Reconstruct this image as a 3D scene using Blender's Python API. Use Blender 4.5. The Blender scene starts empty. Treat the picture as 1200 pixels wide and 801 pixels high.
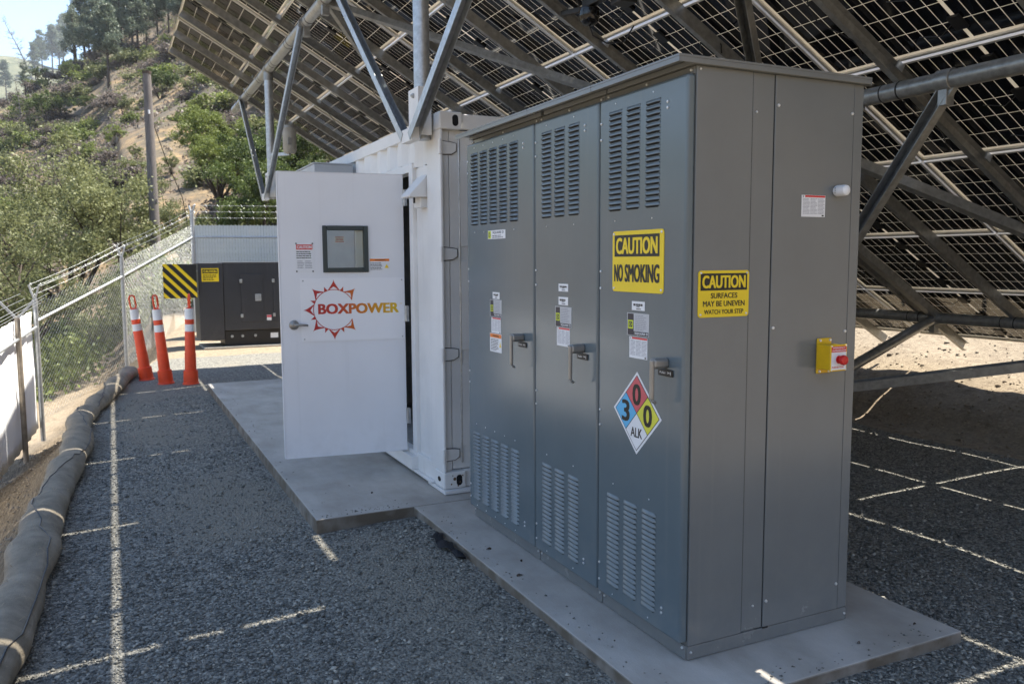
import bpy, math, random
import numpy as np
from mathutils import Vector, Matrix
R = math.radians
random.seed(7); rng = np.random.default_rng(7)
sc = bpy.context.scene
COL = sc.collection

# ------------------------------------------------------------------ camera
CAM = np.array((-2.0269, -2.5858, 1.6214))
CR = np.array((0.9001, -0.4357, -0.0052)); CU = np.array((0.0474, 0.0861, 0.9952)); CF = np.array((0.4331, 0.896, -0.0981))
cd = bpy.data.cameras.new('camera'); cam = bpy.data.objects.new('camera', cd); COL.objects.link(cam)
m = Matrix.Identity(4)
for i in range(3):
    m[i][0], m[i][1], m[i][2], m[i][3] = CR[i], CU[i], -CF[i], CAM[i]
cam.matrix_world = m
cd.lens = 29.03; cd.sensor_width = 36; cd.clip_end = 5000; cd.clip_start = .05
cd.dof.use_dof = True; cd.dof.focus_distance = 4.2; cd.dof.aperture_fstop = 5.6
sc.camera = cam

# ------------------------------------------------------------------ light
SUN = Vector((1 / 2.36, .072, 1)).normalized()
w = bpy.data.worlds.new('World'); sc.world = w; w.use_nodes = True
nt = w.node_tree; bg = nt.nodes['Background']
sky = nt.nodes.new('ShaderNodeTexSky'); sky.sky_type = 'NISHITA'; sky.sun_disc = False
sky.sun_elevation = math.asin(SUN.z); sky.sun_rotation = math.atan2(SUN.x, SUN.y)
sky.altitude = 300; sky.air_density = 1.0; sky.dust_density = .4; sky.ozone_density = 1.2
nt.links.new(sky.outputs[0], bg.inputs[0]); bg.inputs[1].default_value = .093
sl = bpy.data.lights.new('sun', 'SUN'); sl.energy = 4.5; sl.angle = R(.5); sl.color = (1, .93, .82)
so = bpy.data.objects.new('sun', sl); COL.objects.link(so); so.rotation_euler = SUN.to_track_quat('Z', 'Y').to_euler()
so.location = (0, 0, 50)
sc.view_settings.view_transform = 'Standard'; sc.view_settings.look = 'None'
sc.view_settings.exposure = 1.85; sc.view_settings.gamma = 1
sc.cycles.max_bounces = 8; sc.cycles.diffuse_bounces = 4; sc.cycles.glossy_bounces = 4; sc.cycles.transparent_max_bounces = 12
sc.cycles.use_denoising = True

# ------------------------------------------------------------------ materials
MATS = {}
def mat(name, col, rough=.6, metal=0., var=.12, scale=6., bump=0., bscale=60., col2=None, spec=.5, coat=0., stretch=None, rvar=0., trans=0.):
    if name in MATS: return MATS[name]
    mt = bpy.data.materials.new(name); mt.use_nodes = True; t = mt.node_tree; b = t.nodes['Principled BSDF']
    b.inputs['Roughness'].default_value = rough; b.inputs['Metallic'].default_value = metal
    b.inputs['Specular IOR Level'].default_value = spec; b.inputs['Coat Weight'].default_value = coat
    b.inputs['Coat Roughness'].default_value = .15
    tc = t.nodes.new('ShaderNodeTexCoord'); src = tc.outputs['Object']
    if stretch:
        mp = t.nodes.new('ShaderNodeMapping'); mp.inputs['Scale'].default_value = stretch; t.links.new(src, mp.inputs[0]); src = mp.outputs[0]
    n = t.nodes.new('ShaderNodeTexNoise'); n.inputs['Scale'].default_value = scale; n.inputs['Detail'].default_value = 6; n.inputs['Roughness'].default_value = .6
    t.links.new(src, n.inputs['Vector'])
    rp = t.nodes.new('ShaderNodeValToRGB')
    c1 = [c * (1 - var) for c in col]; c2 = list(col2) if col2 else [min(1, c * (1 + var)) for c in col]
    rp.color_ramp.elements[0].position = .32; rp.color_ramp.elements[1].position = .68
    rp.color_ramp.elements[0].color = (*c1, 1); rp.color_ramp.elements[1].color = (*c2, 1)
    t.links.new(n.outputs[0], rp.inputs[0]); t.links.new(rp.outputs[0], b.inputs['Base Color'])
    if rvar:
        mr = t.nodes.new('ShaderNodeMapRange'); mr.inputs[3].default_value = rough - rvar; mr.inputs[4].default_value = rough + rvar
        n2 = t.nodes.new('ShaderNodeTexNoise'); n2.inputs['Scale'].default_value = scale * .37; n2.inputs['Detail'].default_value = 5
        t.links.new(src, n2.inputs['Vector']); t.links.new(n2.outputs[0], mr.inputs[0]); t.links.new(mr.outputs[0], b.inputs['Roughness'])
    if bump:
        n3 = t.nodes.new('ShaderNodeTexNoise'); n3.inputs['Scale'].default_value = bscale; n3.inputs['Detail'].default_value = 4
        t.links.new(src, n3.inputs['Vector'])
        bp = t.nodes.new('ShaderNodeBump'); bp.inputs['Strength'].default_value = bump; bp.inputs['Distance'].default_value = .01
        t.links.new(n3.outputs[0], bp.inputs['Height']); t.links.new(bp.outputs[0], b.inputs['Normal'])
    if trans:
        b.inputs['Transmission Weight'].default_value = trans
    MATS[name] = mt
    return mt
def leaf_mat(name, c1, c2, tr=.35):
    if name in MATS: return MATS[name]
    mt = bpy.data.materials.new(name); mt.use_nodes = True; t = mt.node_tree; b = t.nodes['Principled BSDF']; out = t.nodes['Material Output']
    g = t.nodes.new('ShaderNodeNewGeometry'); tc = t.nodes.new('ShaderNodeTexCoord')
    n = t.nodes.new('ShaderNodeTexNoise'); n.inputs['Scale'].default_value = 1.3; n.inputs['Detail'].default_value = 8; n.inputs['Roughness'].default_value = .75
    t.links.new(tc.outputs['Object'], n.inputs['Vector'])
    oi = t.nodes.new('ShaderNodeObjectInfo')
    ad = t.nodes.new('ShaderNodeMath'); ad.operation = 'MULTIPLY_ADD'; ad.inputs[1].default_value = .35; t.links.new(g.outputs['Random Per Island'], ad.inputs[0]); t.links.new(n.outputs[0], ad.inputs[2])
    ad2 = t.nodes.new('ShaderNodeMath'); ad2.operation = 'MULTIPLY_ADD'; ad2.inputs[1].default_value = .25; t.links.new(oi.outputs['Random'], ad2.inputs[0]); t.links.new(ad.outputs[0], ad2.inputs[2])
    rp = t.nodes.new('ShaderNodeValToRGB'); rp.color_ramp.elements[0].position = .45; rp.color_ramp.elements[1].position = 1.0
    rp.color_ramp.elements[0].color = (*c1, 1); rp.color_ramp.elements[1].color = (*c2, 1)
    t.links.new(ad2.outputs[0], rp.inputs[0]); t.links.new(rp.outputs[0], b.inputs['Base Color'])
    b.inputs['Roughness'].default_value = .55; b.inputs['Specular IOR Level'].default_value = .3
    tl = t.nodes.new('ShaderNodeBsdfTranslucent'); t.links.new(rp.outputs[0], tl.inputs[0])
    mx = t.nodes.new('ShaderNodeMixShader'); mx.inputs[0].default_value = tr
    t.links.new(b.outputs[0], mx.inputs[1]); t.links.new(tl.outputs[0], mx.inputs[2]); t.links.new(mx.outputs[0], out.inputs[0])
    MATS[name] = mt
    return mt
M_CAB = mat('grey_painted_steel', (.168, .176, .172), .22, 0, .04, 3, 0, 250, spec=.55)
M_CABSKY = mat('grey_steel_sky_tint', (.122, .154, .168), .2, 0, .04, 3, 0, 250, spec=.55)  # body's grey paint with the reflected sky blue put into the colour
M_SLOT = mat('dark_opening', (.006, .006, .007), .8, 0, .1)
M_SCREW = mat('zinc_screw', (.75, .76, .77), .3, .6, .05)
M_WHITE = mat('white_container_paint', (.74, .74, .72), .45, 0, .06, 2.5, .03, 40, col2=(.8, .8, .78), rvar=.08)
M_DOORW = mat('white_door_paint', (.78, .79, .81), .38, 0, .03, 2, .02, 90, rvar=.06)
M_BOARD = mat('white_sign_board', (.83, .84, .86), .3, 0, .02, 2)
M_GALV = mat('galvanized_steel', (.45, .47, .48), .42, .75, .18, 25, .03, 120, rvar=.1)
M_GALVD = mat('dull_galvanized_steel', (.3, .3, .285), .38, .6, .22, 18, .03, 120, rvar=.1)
M_ALU = mat('aluminium_frame', (.6, .58, .54), .4, .55, .08, 10)
M_BACK = mat('white_cell_grid', (.78, .74, .66), .4, 0, .06, 8)
def back_mat():
    t = M_BACK.node_tree; b = t.nodes['Principled BSDF']; out = t.nodes['Material Output']; tl = t.nodes.new('ShaderNodeBsdfTranslucent'); tl.inputs[0].default_value = (.9, .86, .78, 1)
    mx = t.nodes.new('ShaderNodeMixShader'); mx.inputs[0].default_value = .25; t.links.new(b.outputs[0], mx.inputs[1]); t.links.new(tl.outputs[0], mx.inputs[2]); t.links.new(mx.outputs[0], out.inputs[0])
back_mat()
M_CELL = mat('dark_solar_cell', (.006, .007, .011), .06, 0, .3, 30, spec=.42)
M_BLACK = mat('black_plastic', (.012, .012, .013), .45, 0, .1)
M_CONC = mat('concrete', (.40, .375, .335), .85, 0, .15, 2.2, .25, 130, col2=(.46, .435, .395))
M_YEL = mat('yellow_sign', (.85, .62, .015), .4, 0, .04, 5)
M_YELB = mat('yellow_plastic', (.8, .5, .01), .42, 0, .06, 12)
M_INK = mat('black_ink', (.012, .012, .01), .5, 0, .05)
M_PAPER = mat('white_label', (.78, .79, .8), .45, 0, .03)
M_GREYL = mat('grey_label', (.5, .51, .52), .45, 0, .03)
M_NAVY = mat('navy_label', (.015, .017, .035), .4, 0, .05)
M_LIME = mat('lime_print', (.55, .65, .02), .4, 0, .03)
M_RED = mat('red_print', (.65, .03, .03), .4, 0, .03)
M_ORG = mat('orange_print', (.85, .22, .02), .4, 0, .03)
M_PRINT = mat('grey_fine_print', (.3, .3, .33), .5, 0, .03)
M_PINK = mat('faded_red_print', (.62, .1, .12), .4, 0, .03)
M_BLUE = mat('blue_print', (.1, .45, .75), .4, 0, .03)
M_YEL2 = mat('pale_yellow_print', (.7, .68, .06), .4, 0, .03)
M_GEN = mat('charcoal_enclosure', (.035, .036, .04), .5, 0, .08, 4, .03, 150)
M_ORANGE = mat('orange_delineator', (.78, .07, .016), .5, 0, .12, 5)
M_REFL = mat('white_reflective_band', (.74, .74, .73), .35, 0, .12, 12)
M_WATTLE = mat('wattle_netting', (.22, .19, .14), .95, 0, .15, 9, .8, 190, col2=(.31, .27, .205))
M_TARP = mat('white_fence_fabric', (.88, .89, .9), .6, 0, .03, 1.5, .1, 8)
M_BARK = mat('grey_brown_bark', (.06, .045, .035), .95, 0, .35, 5, .6, 30)
M_POLE = mat('weathered_pole_wood', (.14, .125, .115), .9, 0, .25, 4, .4, 40, stretch=(6, 6, .5))
M_PLY = mat('skid_timber', (.36, .33, .27), .8, 0, .15, 6)
M_STEELH = mat('satin_handle', (.3, .29, .27), .42, .6, .06, 15)
M_WINF = mat('dark_green_window_frame', (.03, .045, .045), .4, 0, .05)
M_HOOD = mat('grey_unit_steel', (.42, .45, .48), .45, 0, .08, 6)
M_CREAM = mat('cream_enamel', (.36, .33, .27), .5, 0, .08, 8)
M_LEAFD = mat('dry_leaf', (.05, .035, .025), .9, 0, .3, 30)
M_FABRIC = mat('black_ground_fabric', (.01, .01, .012), .85, 0, .2)
L_OLIVE = leaf_mat('olive_oak_leaves', (.06, .075, .03), (.23, .245, .11))
L_GREEN = leaf_mat('bright_oak_leaves', (.045, .07, .016), (.21, .25, .065))
L_DARK = leaf_mat('dark_oak_leaves', (.025, .045, .012), (.12, .16, .045))
L_PINE = leaf_mat('grey_pine_needles', (.06, .085, .055), (.19, .225, .16), .3)
L_SAGE = leaf_mat('grey_brush_leaves', (.06, .05, .045), (.19, .16, .14))
L_TWIG = leaf_mat('bare_twigs', (.07, .06, .055), (.16, .145, .13), .1)
def glass_mat():
    mt = bpy.data.materials.new('window_glass'); mt.use_nodes = True; t = mt.node_tree; b = t.nodes['Principled BSDF']; out = t.nodes['Material Output']
    b.inputs['Base Color'].default_value = (.3, .34, .34, 1); b.inputs['Roughness'].default_value = .03; b.inputs['Specular IOR Level'].default_value = .9
    tr = t.nodes.new('ShaderNodeBsdfTransparent'); tr.inputs[0].default_value = (.9, .94, .94, 1)
    fr = t.nodes.new('ShaderNodeFresnel'); fr.inputs[0].default_value = 1.6
    gl = t.nodes.new('ShaderNodeBsdfGlossy'); gl.inputs['Roughness'].default_value = .02
    mx = t.nodes.new('ShaderNodeMixShader'); t.links.new(fr.outputs[0], mx.inputs[0]); t.links.new(tr.outputs[0], mx.inputs[1]); t.links.new(gl.outputs[0], mx.inputs[2])
    t.links.new(mx.outputs[0], out.inputs[0]); return mt
M_GLASS = glass_mat()
def gradient_mat():
    mt = bpy.data.materials.new('logo_gradient_print'); mt.use_nodes = True; t = mt.node_tree; b = t.nodes['Principled BSDF']
    a = t.nodes.new('ShaderNodeAttribute'); a.attribute_name = 'across'
    rp = t.nodes.new('ShaderNodeValToRGB'); e = rp.color_ramp.elements
    e[0].position = 0; e[0].color = (.42, .005, .02, 1); e[1].position = 1; e[1].color = (.72, .5, .01, 1)
    x = e.new(.35); x.color = (.5, .03, .015, 1); x = e.new(.6); x.color = (.62, .19, .01, 1)
    t.links.new(a.outputs['Fac'], rp.inputs[0]); t.links.new(rp.outputs[0], b.inputs['Base Color']); b.inputs['Roughness'].default_value = .35
    return mt
M_LOGO = gradient_mat()

# ------------------------------------------------------------------ mesh helpers
def loc_of(p):
    l = Vector((0, 0, 0))
    while p: l += p.location; p = p.parent
    return l
class MB:
    def __init__(s): s.v = []; s.f = []; s.mi = []
    def add(s, vs, fs, mi=0):
        o = len(s.v); s.v.extend([tuple(map(float, v)) for v in vs]); s.f.extend([tuple(i + o for i in f) for f in fs]); s.mi.extend([mi] * len(fs)); return s
    def box(s, a, b, mi=0):
        x0, x1 = sorted((a[0], b[0])); y0, y1 = sorted((a[1], b[1])); z0, z1 = sorted((a[2], b[2]))
        return s.add([(x0, y0, z0), (x1, y0, z0), (x1, y1, z0), (x0, y1, z0), (x0, y0, z1), (x1, y0, z1), (x1, y1, z1), (x0, y1, z1)],
              [(0, 3, 2, 1), (4, 5, 6, 7), (0, 1, 5, 4), (1, 2, 6, 5), (2, 3, 7, 6), (3, 0, 4, 7)], mi)
    def fbox(s, F, u0, u1, v0, v1, n0, n1, mi=0):          # box in a local frame F=(origin,u,v,n)
        P = [F(u, v, n) for n in (n0, n1) for v in (v0, v1) for u in (u0, u1)]
        return s.add(P, [(0, 1, 3, 2), (4, 6, 7, 5), (0, 4, 5, 1), (1, 5, 7, 3), (3, 7, 6, 2), (2, 6, 4, 0)], mi)
    def fpoly(s, F, pts, n0, n1, mi=0):                     # prism of a polygon in a frame
        k = len(pts)
        P = [F(p[0], p[1], n0) for p in pts] + [F(p[0], p[1], n1) for p in pts]
        fs = [tuple(range(k))[::-1], tuple(range(k, 2 * k))] + [(i, (i + 1) % k, k + (i + 1) % k, k + i) for i in range(k)]
        return s.add(P, fs, mi)
    def bar(s, a, b, w, h, up=(0, 0, 1), mi=0, t=None, open_dir=1):          # square bar, or a C channel when t is given
        a = Vector(a); b = Vector(b); d = (b - a).normalized(); up = Vector(up)
        x = d.cross(up)
        if x.length < 1e-3: x = d.cross(Vector((1, 0, 0)))
        x.normalize(); y = x.cross(d).normalized()
        if t is None: prof = [(-w / 2, -h / 2), (w / 2, -h / 2), (w / 2, h / 2), (-w / 2, h / 2)]
        else:
            o = open_dir
            prof = [(-w / 2 * o, -h / 2), (w / 2 * o, -h / 2), (w / 2 * o, -h / 2 + t), ((-w / 2 + t) * o, -h / 2 + t), ((-w / 2 + t) * o, h / 2 - t), (w / 2 * o, h / 2 - t), (w / 2 * o, h / 2), (-w / 2 * o, h / 2)]
        k = len(prof)
        P = [a + x * p[0] + y * p[1] for p in prof] + [b + x * p[0] + y * p[1] for p in prof]
        fs = [(i, (i + 1) % k, k + (i + 1) % k, k + i) for i in range(k)]
        if t is None: fs += [(3, 2, 1, 0), (4, 5, 6, 7)]
        else:
            for o_ in (0, 8): fs += [(o_ + 0, o_ + 1, o_ + 2, o_ + 3), (o_ + 0, o_ + 3, o_ + 4, o_ + 7), (o_ + 7, o_ + 4, o_ + 5, o_ + 6)]
        return s.add(P, fs, mi)
    def tube(s, pts, r, n=8, mi=0, cap=True):
        pts = [Vector(p) for p in pts]; k = len(pts); rs = r if isinstance(r, (list, tuple, np.ndarray)) else [r] * k
        P = []; fs = []; ref = None
        for i, p in enumerate(pts):
            d = (pts[min(i + 1, k - 1)] - pts[max(i - 1, 0)]).normalized()
            if ref is None:
                ref = d.cross(Vector((0, 0, 1)))
                if ref.length < .05: ref = d.cross(Vector((1, 0, 0)))
            ref = (ref - d * ref.dot(d)).normalized(); y = d.cross(ref)
            for j in range(n):
                a = 2 * math.pi * j / n; P.append(p + (ref * math.cos(a) + y * math.sin(a)) * rs[i])
        for i in range(k - 1):
            for j in range(n): fs.append((i * n + j, i * n + (j + 1) % n, (i + 1) * n + (j + 1) % n, (i + 1) * n + j))
        if cap: fs += [tuple(range(n))[::-1], tuple(range((k - 1) * n, k * n))]
        return s.add(P, fs, mi)
    def lathe(s, prof, c=(0, 0, 0), n=20, F=None, mi=0):     # profile (r, z) about a vertical axis, or about a frame's normal
        P = []; fs = []
        for (r, z) in prof:
            for j in range(n):
                a = 2 * math.pi * j / n; x, y = r * math.cos(a), r * math.sin(a)
                P.append(F(c[0] + x, c[1] + y, z) if F else (c[0] + x, c[1] + y, c[2] + z))
        k = len(prof)
        for i in range(k - 1):
            for j in range(n): fs.append((i * n + j, i * n + (j + 1) % n, (i + 1) * n + (j + 1) % n, (i + 1) * n + j))
        fs += [tuple(range(n))[::-1], tuple(range((k - 1) * n, k * n))]
        return s.add(P, fs, mi)
    def mesh(s, name, off=(0, 0, 0)):
        me = bpy.data.meshes.new(name); o = Vector(off)
        me.from_pydata([(v[0] - o.x, v[1] - o.y, v[2] - o.z) for v in s.v], [], s.f)
        me.polygons.foreach_set('material_index', s.mi); me.update(); return me
    def build(s, name, mats, parent=None, smooth=False, bevel=0., seg=2, label=None, kind=None):
        me = s.mesh(name, loc_of(parent))
        for mm in (mats if isinstance(mats, (list, tuple)) else [mats]): me.materials.append(mm)
        return link(name, me, parent, smooth, bevel, seg, label, kind)
def link(name, me, parent=None, smooth=False, bevel=0., seg=2, label=None, kind=None):
    o = bpy.data.objects.new(name, me); COL.objects.link(o)
    if parent: o.parent = parent
    if smooth: me.shade_smooth()
    if smooth == 'auto': me.set_sharp_from_angle(angle=R(35))
    if bevel:
        b = o.modifiers.new('bevel', 'BEVEL'); b.width = bevel; b.segments = seg; b.limit_method = 'ANGLE'; b.angle_limit = R(40)
    if label: o['label'] = label
    if kind: o['kind'] = kind
    return o
def thing(name, label, cat, loc=(0, 0, 0), group=None):
    o = bpy.data.objects.new(name, None); COL.objects.link(o); o.location = loc; o.empty_display_size = .1
    tag(o, label, cat, group); return o
def tag(o, label, cat, group=None):
    o['label'] = label; o['category'] = cat
    if group: o['group'] = group
    return o
def copy_tree(o, parent=None):
    c = o.copy(); COL.objects.link(c); c.parent = parent
    for ch in o.children: copy_tree(ch, c)
    return c
def frame(o, u, v, n):
    o, u, v, n = Vector(o), Vector(u).normalized(), Vector(v).normalized(), Vector(n).normalized()
    return lambda a, b, c=0.: o + u * a + v * b + n * c
_tc = {}
def text_mesh(s, bold=0.):
    k = (s, bold)
    if k not in _tc:
        c = bpy.data.curves.new('lettering', 'FONT'); c.body = s; c.size = 1; c.offset = bold; c.resolution_u = 3; c.space_character = 1 + bold * 2.5
        o = bpy.data.objects.new('lettering', c); COL.objects.link(o)
        dg = bpy.context.evaluated_depsgraph_get(); me = bpy.data.meshes.new_from_object(o.evaluated_get(dg))
        V = np.array([v.co[:2] for v in me.vertices]); fs = [tuple(p.vertices) for p in me.polygons]
        bpy.data.objects.remove(o); bpy.data.meshes.remove(me); _tc[k] = (V, fs)
    return _tc[k]
def text(mb, F, s, u0, u1, v0, v1, n, bold=0., mi=0):        # flat lettering fitted to a box of the frame; bold strokes are overlaid sheets
    V, fs = text_mesh(s, 0.); lo, hi = V.min(0), V.max(0); sp = np.maximum(hi - lo, 1e-6); q = (V - lo) / sp
    hgt = v1 - v0; du = bold * hgt * 1.5; dv = bold * hgt * .7; k = 0
    for a_, b_ in (((0, 0),) if bold == 0 else ((-1, -1), (1, 1), (-1, 1), (1, -1), (0, 0))):
        mb.add([F(u0 + du + a * (u1 - u0 - 2 * du) + a_ * du, v0 + dv + b * (hgt - 2 * dv) + b_ * dv, n + k * .00003) for a, b in q], fs, mi); k += 1
def print_lines(mb, F, u0, u1, v0, v1, n, rows, cols=1, mi=0, seed=0):   # small illegible print as broken lines
    rr = random.Random(seed); cw = (u1 - u0) / cols
    for c in range(cols):
        for r in range(rows):
            v = v1 - (r + .5) * (v1 - v0) / rows; h = (v1 - v0) / rows * .22; u = u0 + c * cw
            end = u0 + (c + 1) * cw - cw * (.1 + .25 * rr.random() * (rr.random() > .6))
            while u < end:
                L = min(cw * rr.uniform(.08, .22), end - u); P = [F(u, v - h, n), F(u + L, v - h, n), F(u + L, v + h, n), F(u, v + h, n)]
                mb.add(P, [(0, 1, 2, 3)], mi); u += L + cw * .03

# ------------------------------------------------------------------ terrain
def smooth(a, b, x):
    t = np.clip((x - a) / (b - a), 0, 1); return t * t * (3 - 2 * t)
WP = np.array([(-2.6, -3.), (-2.6, 0.), (-2.575, 1.36), (-2.505, 3.17), (-2.415, 5.28), (-2.39, 7.33), (-2.02, 10.18), (-1.84, 11.1), (-1.55, 12.2), (-1.2, 14.), (-.9, 19.)])
def wattle_x(y): return np.interp(y, WP[:, 1], WP[:, 0])
_nk = [(rng.normal(0, 1, 2), rng.uniform(0, 6.28)) for _ in range(40)]
def fnoise(x, y, sc_, octv=4, k0=0):
    t = 0; a = 1; tot = 0
    for o in range(octv):
        for j in range(3):
            d, ph = _nk[(k0 + o * 3 + j) % 40]; d = d / np.linalg.norm(d)
            t = t + a * np.sin((x * d[0] + y * d[1]) / sc_ * (2 ** o) * 2.1 + ph + 1.7 * np.sin((x * d[1] - y * d[0]) / sc_ * (2 ** o) * 1.3 + ph * 2))
        tot += a * 1.7; a *= .5
    return t / tot
TH = [-3.2, -2.5, -1.6, -1.0, -.5, -.3, -.105, -.04, .02, .067, .17, .45, 1.0, 1.6, 2.2, 3.2]
EL = [13., 10., 4., 4, 5.5, 7.2, 9.3, 11.3, 13.4, 15.2, 19, 24, 26, 24, 19, 13.]  # hills behind the camera, out of view, raised to cut sky light
def height(x, y):
    x = np.asarray(x, float); y = np.asarray(y, float)
    z = -.09 - .035 * np.clip(-x - .9, 0, 1.5) + .006 * fnoise(x, y, .5, 3)
    z = z + .042 * smooth(-1.0, -.35, x) * (1 - smooth(1.4, 2.2, x)) * (1 - smooth(2.3, 2.75, y))
    # bank falling to the fence on the left
    d = wattle_x(y) - x - .1
    drop = np.clip(d, 0, None)
    bank = -1.35 * (1 - np.exp(-drop * 1.15)) - np.clip(drop - 1.5, 0, 12) * .13
    z = z + bank + smooth(.3, 1.2, drop) * .06 * fnoise(x, y, .8, 3, 5)
    # cut slope on the right
    e = x - 4.95 + .12 * fnoise(x, y, 1.6, 2, 9)
    z = z + np.where(e > 0, np.minimum(.42 * np.clip(e, 0, None), 4 - 3.0 * np.exp(-np.clip(e, 0, None) * .2) + .0), 0) * smooth(-8, 3, y + 6) * smooth(0, .5, e)
    z = z + smooth(0, .8, e) * .05 * fnoise(x, y, .9, 4, 3)
    # ground rising behind the generator
    z = z + smooth(15.6, 19, y) * .5 * smooth(-2.5, -.5, x)
    # hill
    dx = x - CAM[0]; dy = y - CAM[1]; r = np.hypot(dx, dy); th = np.arctan2(dx, dy)
    el = np.interp(th, TH, EL)
    crest = 150 + 18 * np.sin(th * 5)
    hz = np.tan(np.radians(el)) * crest
    t = np.clip((r - 32) / (crest - 32), 0, 1)
    hill = (hz + 2.) * (t ** 1.12)
    hill = np.where(r > crest, (hz + 2.) * np.clip(1 - (r - crest) / 420, -.1, 1), hill)
    z = z + hill + smooth(35, 60, r) * (.7 * fnoise(x, y, 16, 5, 1) + .35 * fnoise(x, y, 4, 3, 6) + 2.2 * fnoise(x, y, 45, 2, 7) * smooth(60, 110, r) * .5)
    # far ridge at the left
    el2 = np.interp(th, [-3.2, -1.2, -.5, -.2, -.08, .0, .12, .3, 3.2], [4, 6, 9, 11.4, 11.9, 11.0, 9, 6, 4])
    fr = np.tan(np.radians(el2)) * 700 * np.exp(-((r - 700) / 190) ** 2)
    return np.maximum(z, fr - 8 * (r < 420))
def H(x, y): return float(height(np.array([x]), np.array([y]))[0])
def pix_ray(px, py):
    return CF + CR * (px - 600) / 967.55 - CU * (py - 400.5) / 967.55
def hit(px, py, d0=28., d1=900.):                       # where a line of sight meets the hillside
    d = pix_ray(px, py); t = np.geomspace(d0, d1, 700); P = CAM + d[None] * t[:, None]
    k = np.nonzero(P[:, 2] < height(P[:, 0], P[:, 1]))[0]
    return None if len(k) == 0 else P[k[0]]

def fines(x, y):                                         # trodden, dusty patches in the gravel, thinned at the right as painted shade
    path = np.exp(-((x + 1.25 + .12 * (y - 3)) / .42) ** 2) * smooth(.2, 2, y) + 1.1 * np.exp(-((x + .62) / .32) ** 2) * smooth(-.5, .3, y) * (1 - smooth(2.2, 2.6, y))
    return np.clip(.15 + .42 * path + .3 * fnoise(x, y, 1.1, 4, 17) + .1 * fnoise(x, y, .35, 3, 2) - .16 * smooth(.9, 1.3, x), 0, 1)
def ground():
    xs = np.unique(np.concatenate([np.linspace(-7, 9, 200), -7 - np.geomspace(.1, 940, 80), 9 + np.geomspace(.12, 940, 80)]))
    ys = np.unique(np.concatenate([np.linspace(-4, 18, 200), -4 - np.geomspace(.15, 640, 50), 18 + np.geomspace(.12, 1030, 110)]))
    X, Y = np.meshgrid(xs, ys); Z = height(X, Y); nx, ny = len(xs), len(ys)
    V = np.stack([X, Y, Z], -1).reshape(-1, 3)
    i = (np.arange(ny - 1)[:, None] * nx + np.arange(nx - 1)[None]).ravel()
    F_ = np.stack([i, i + 1, i + nx + 1, i + nx], -1)
    me = bpy.data.meshes.new('ground'); me.vertices.add(len(V)); me.vertices.foreach_set('co', V.ravel())
    me.loops.add(F_.size); me.loops.foreach_set('vertex_index', F_.ravel().astype(np.int32)); me.polygons.add(len(F_))
    me.polygons.foreach_set('loop_start', np.arange(len(F_), dtype=np.int32) * 4); me.update(); me.validate()
    x, y = V[:, 0], V[:, 1]
    grav = smooth(-.12, .05, x - wattle_x(y)) * (1 - smooth(4.75, 5.0, x + .12 * fnoise(x, y, 1.6, 2, 9))) * (1 - smooth(12.6, 13.6, y + .3 * fnoise(x, y, 1.5, 2))) * smooth(-3.6, -2.2, y)
    far = smooth(16, 32, np.hypot(x - CAM[0], y - CAM[1]))
    at = me.attributes.new('gravel', 'FLOAT', 'POINT'); at.data.foreach_set('value', grav.astype(np.float32))
    at = me.attributes.new('far', 'FLOAT', 'POINT'); at.data.foreach_set('value', far.astype(np.float32))
    at = me.attributes.new('fines', 'FLOAT', 'POINT'); at.data.foreach_set('value', fines(x, y).astype(np.float32))
    dd = wattle_x(y) - x; at = me.attributes.new('bank', 'FLOAT', 'POINT'); at.data.foreach_set('value', (smooth(.0, .2, dd) * (1 - smooth(1.3, 1.9, dd + .25 * fnoise(x, y, .8, 3, 4)))).astype(np.float32))
    at = me.attributes.new('ridge', 'FLOAT', 'POINT'); at.data.foreach_set('value', smooth(260, 420, np.hypot(x - CAM[0], y - CAM[1])).astype(np.float32))
    me.materials.append(ground_mat()); me.shade_smooth()
    return link('ground', me, kind='structure')
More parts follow.
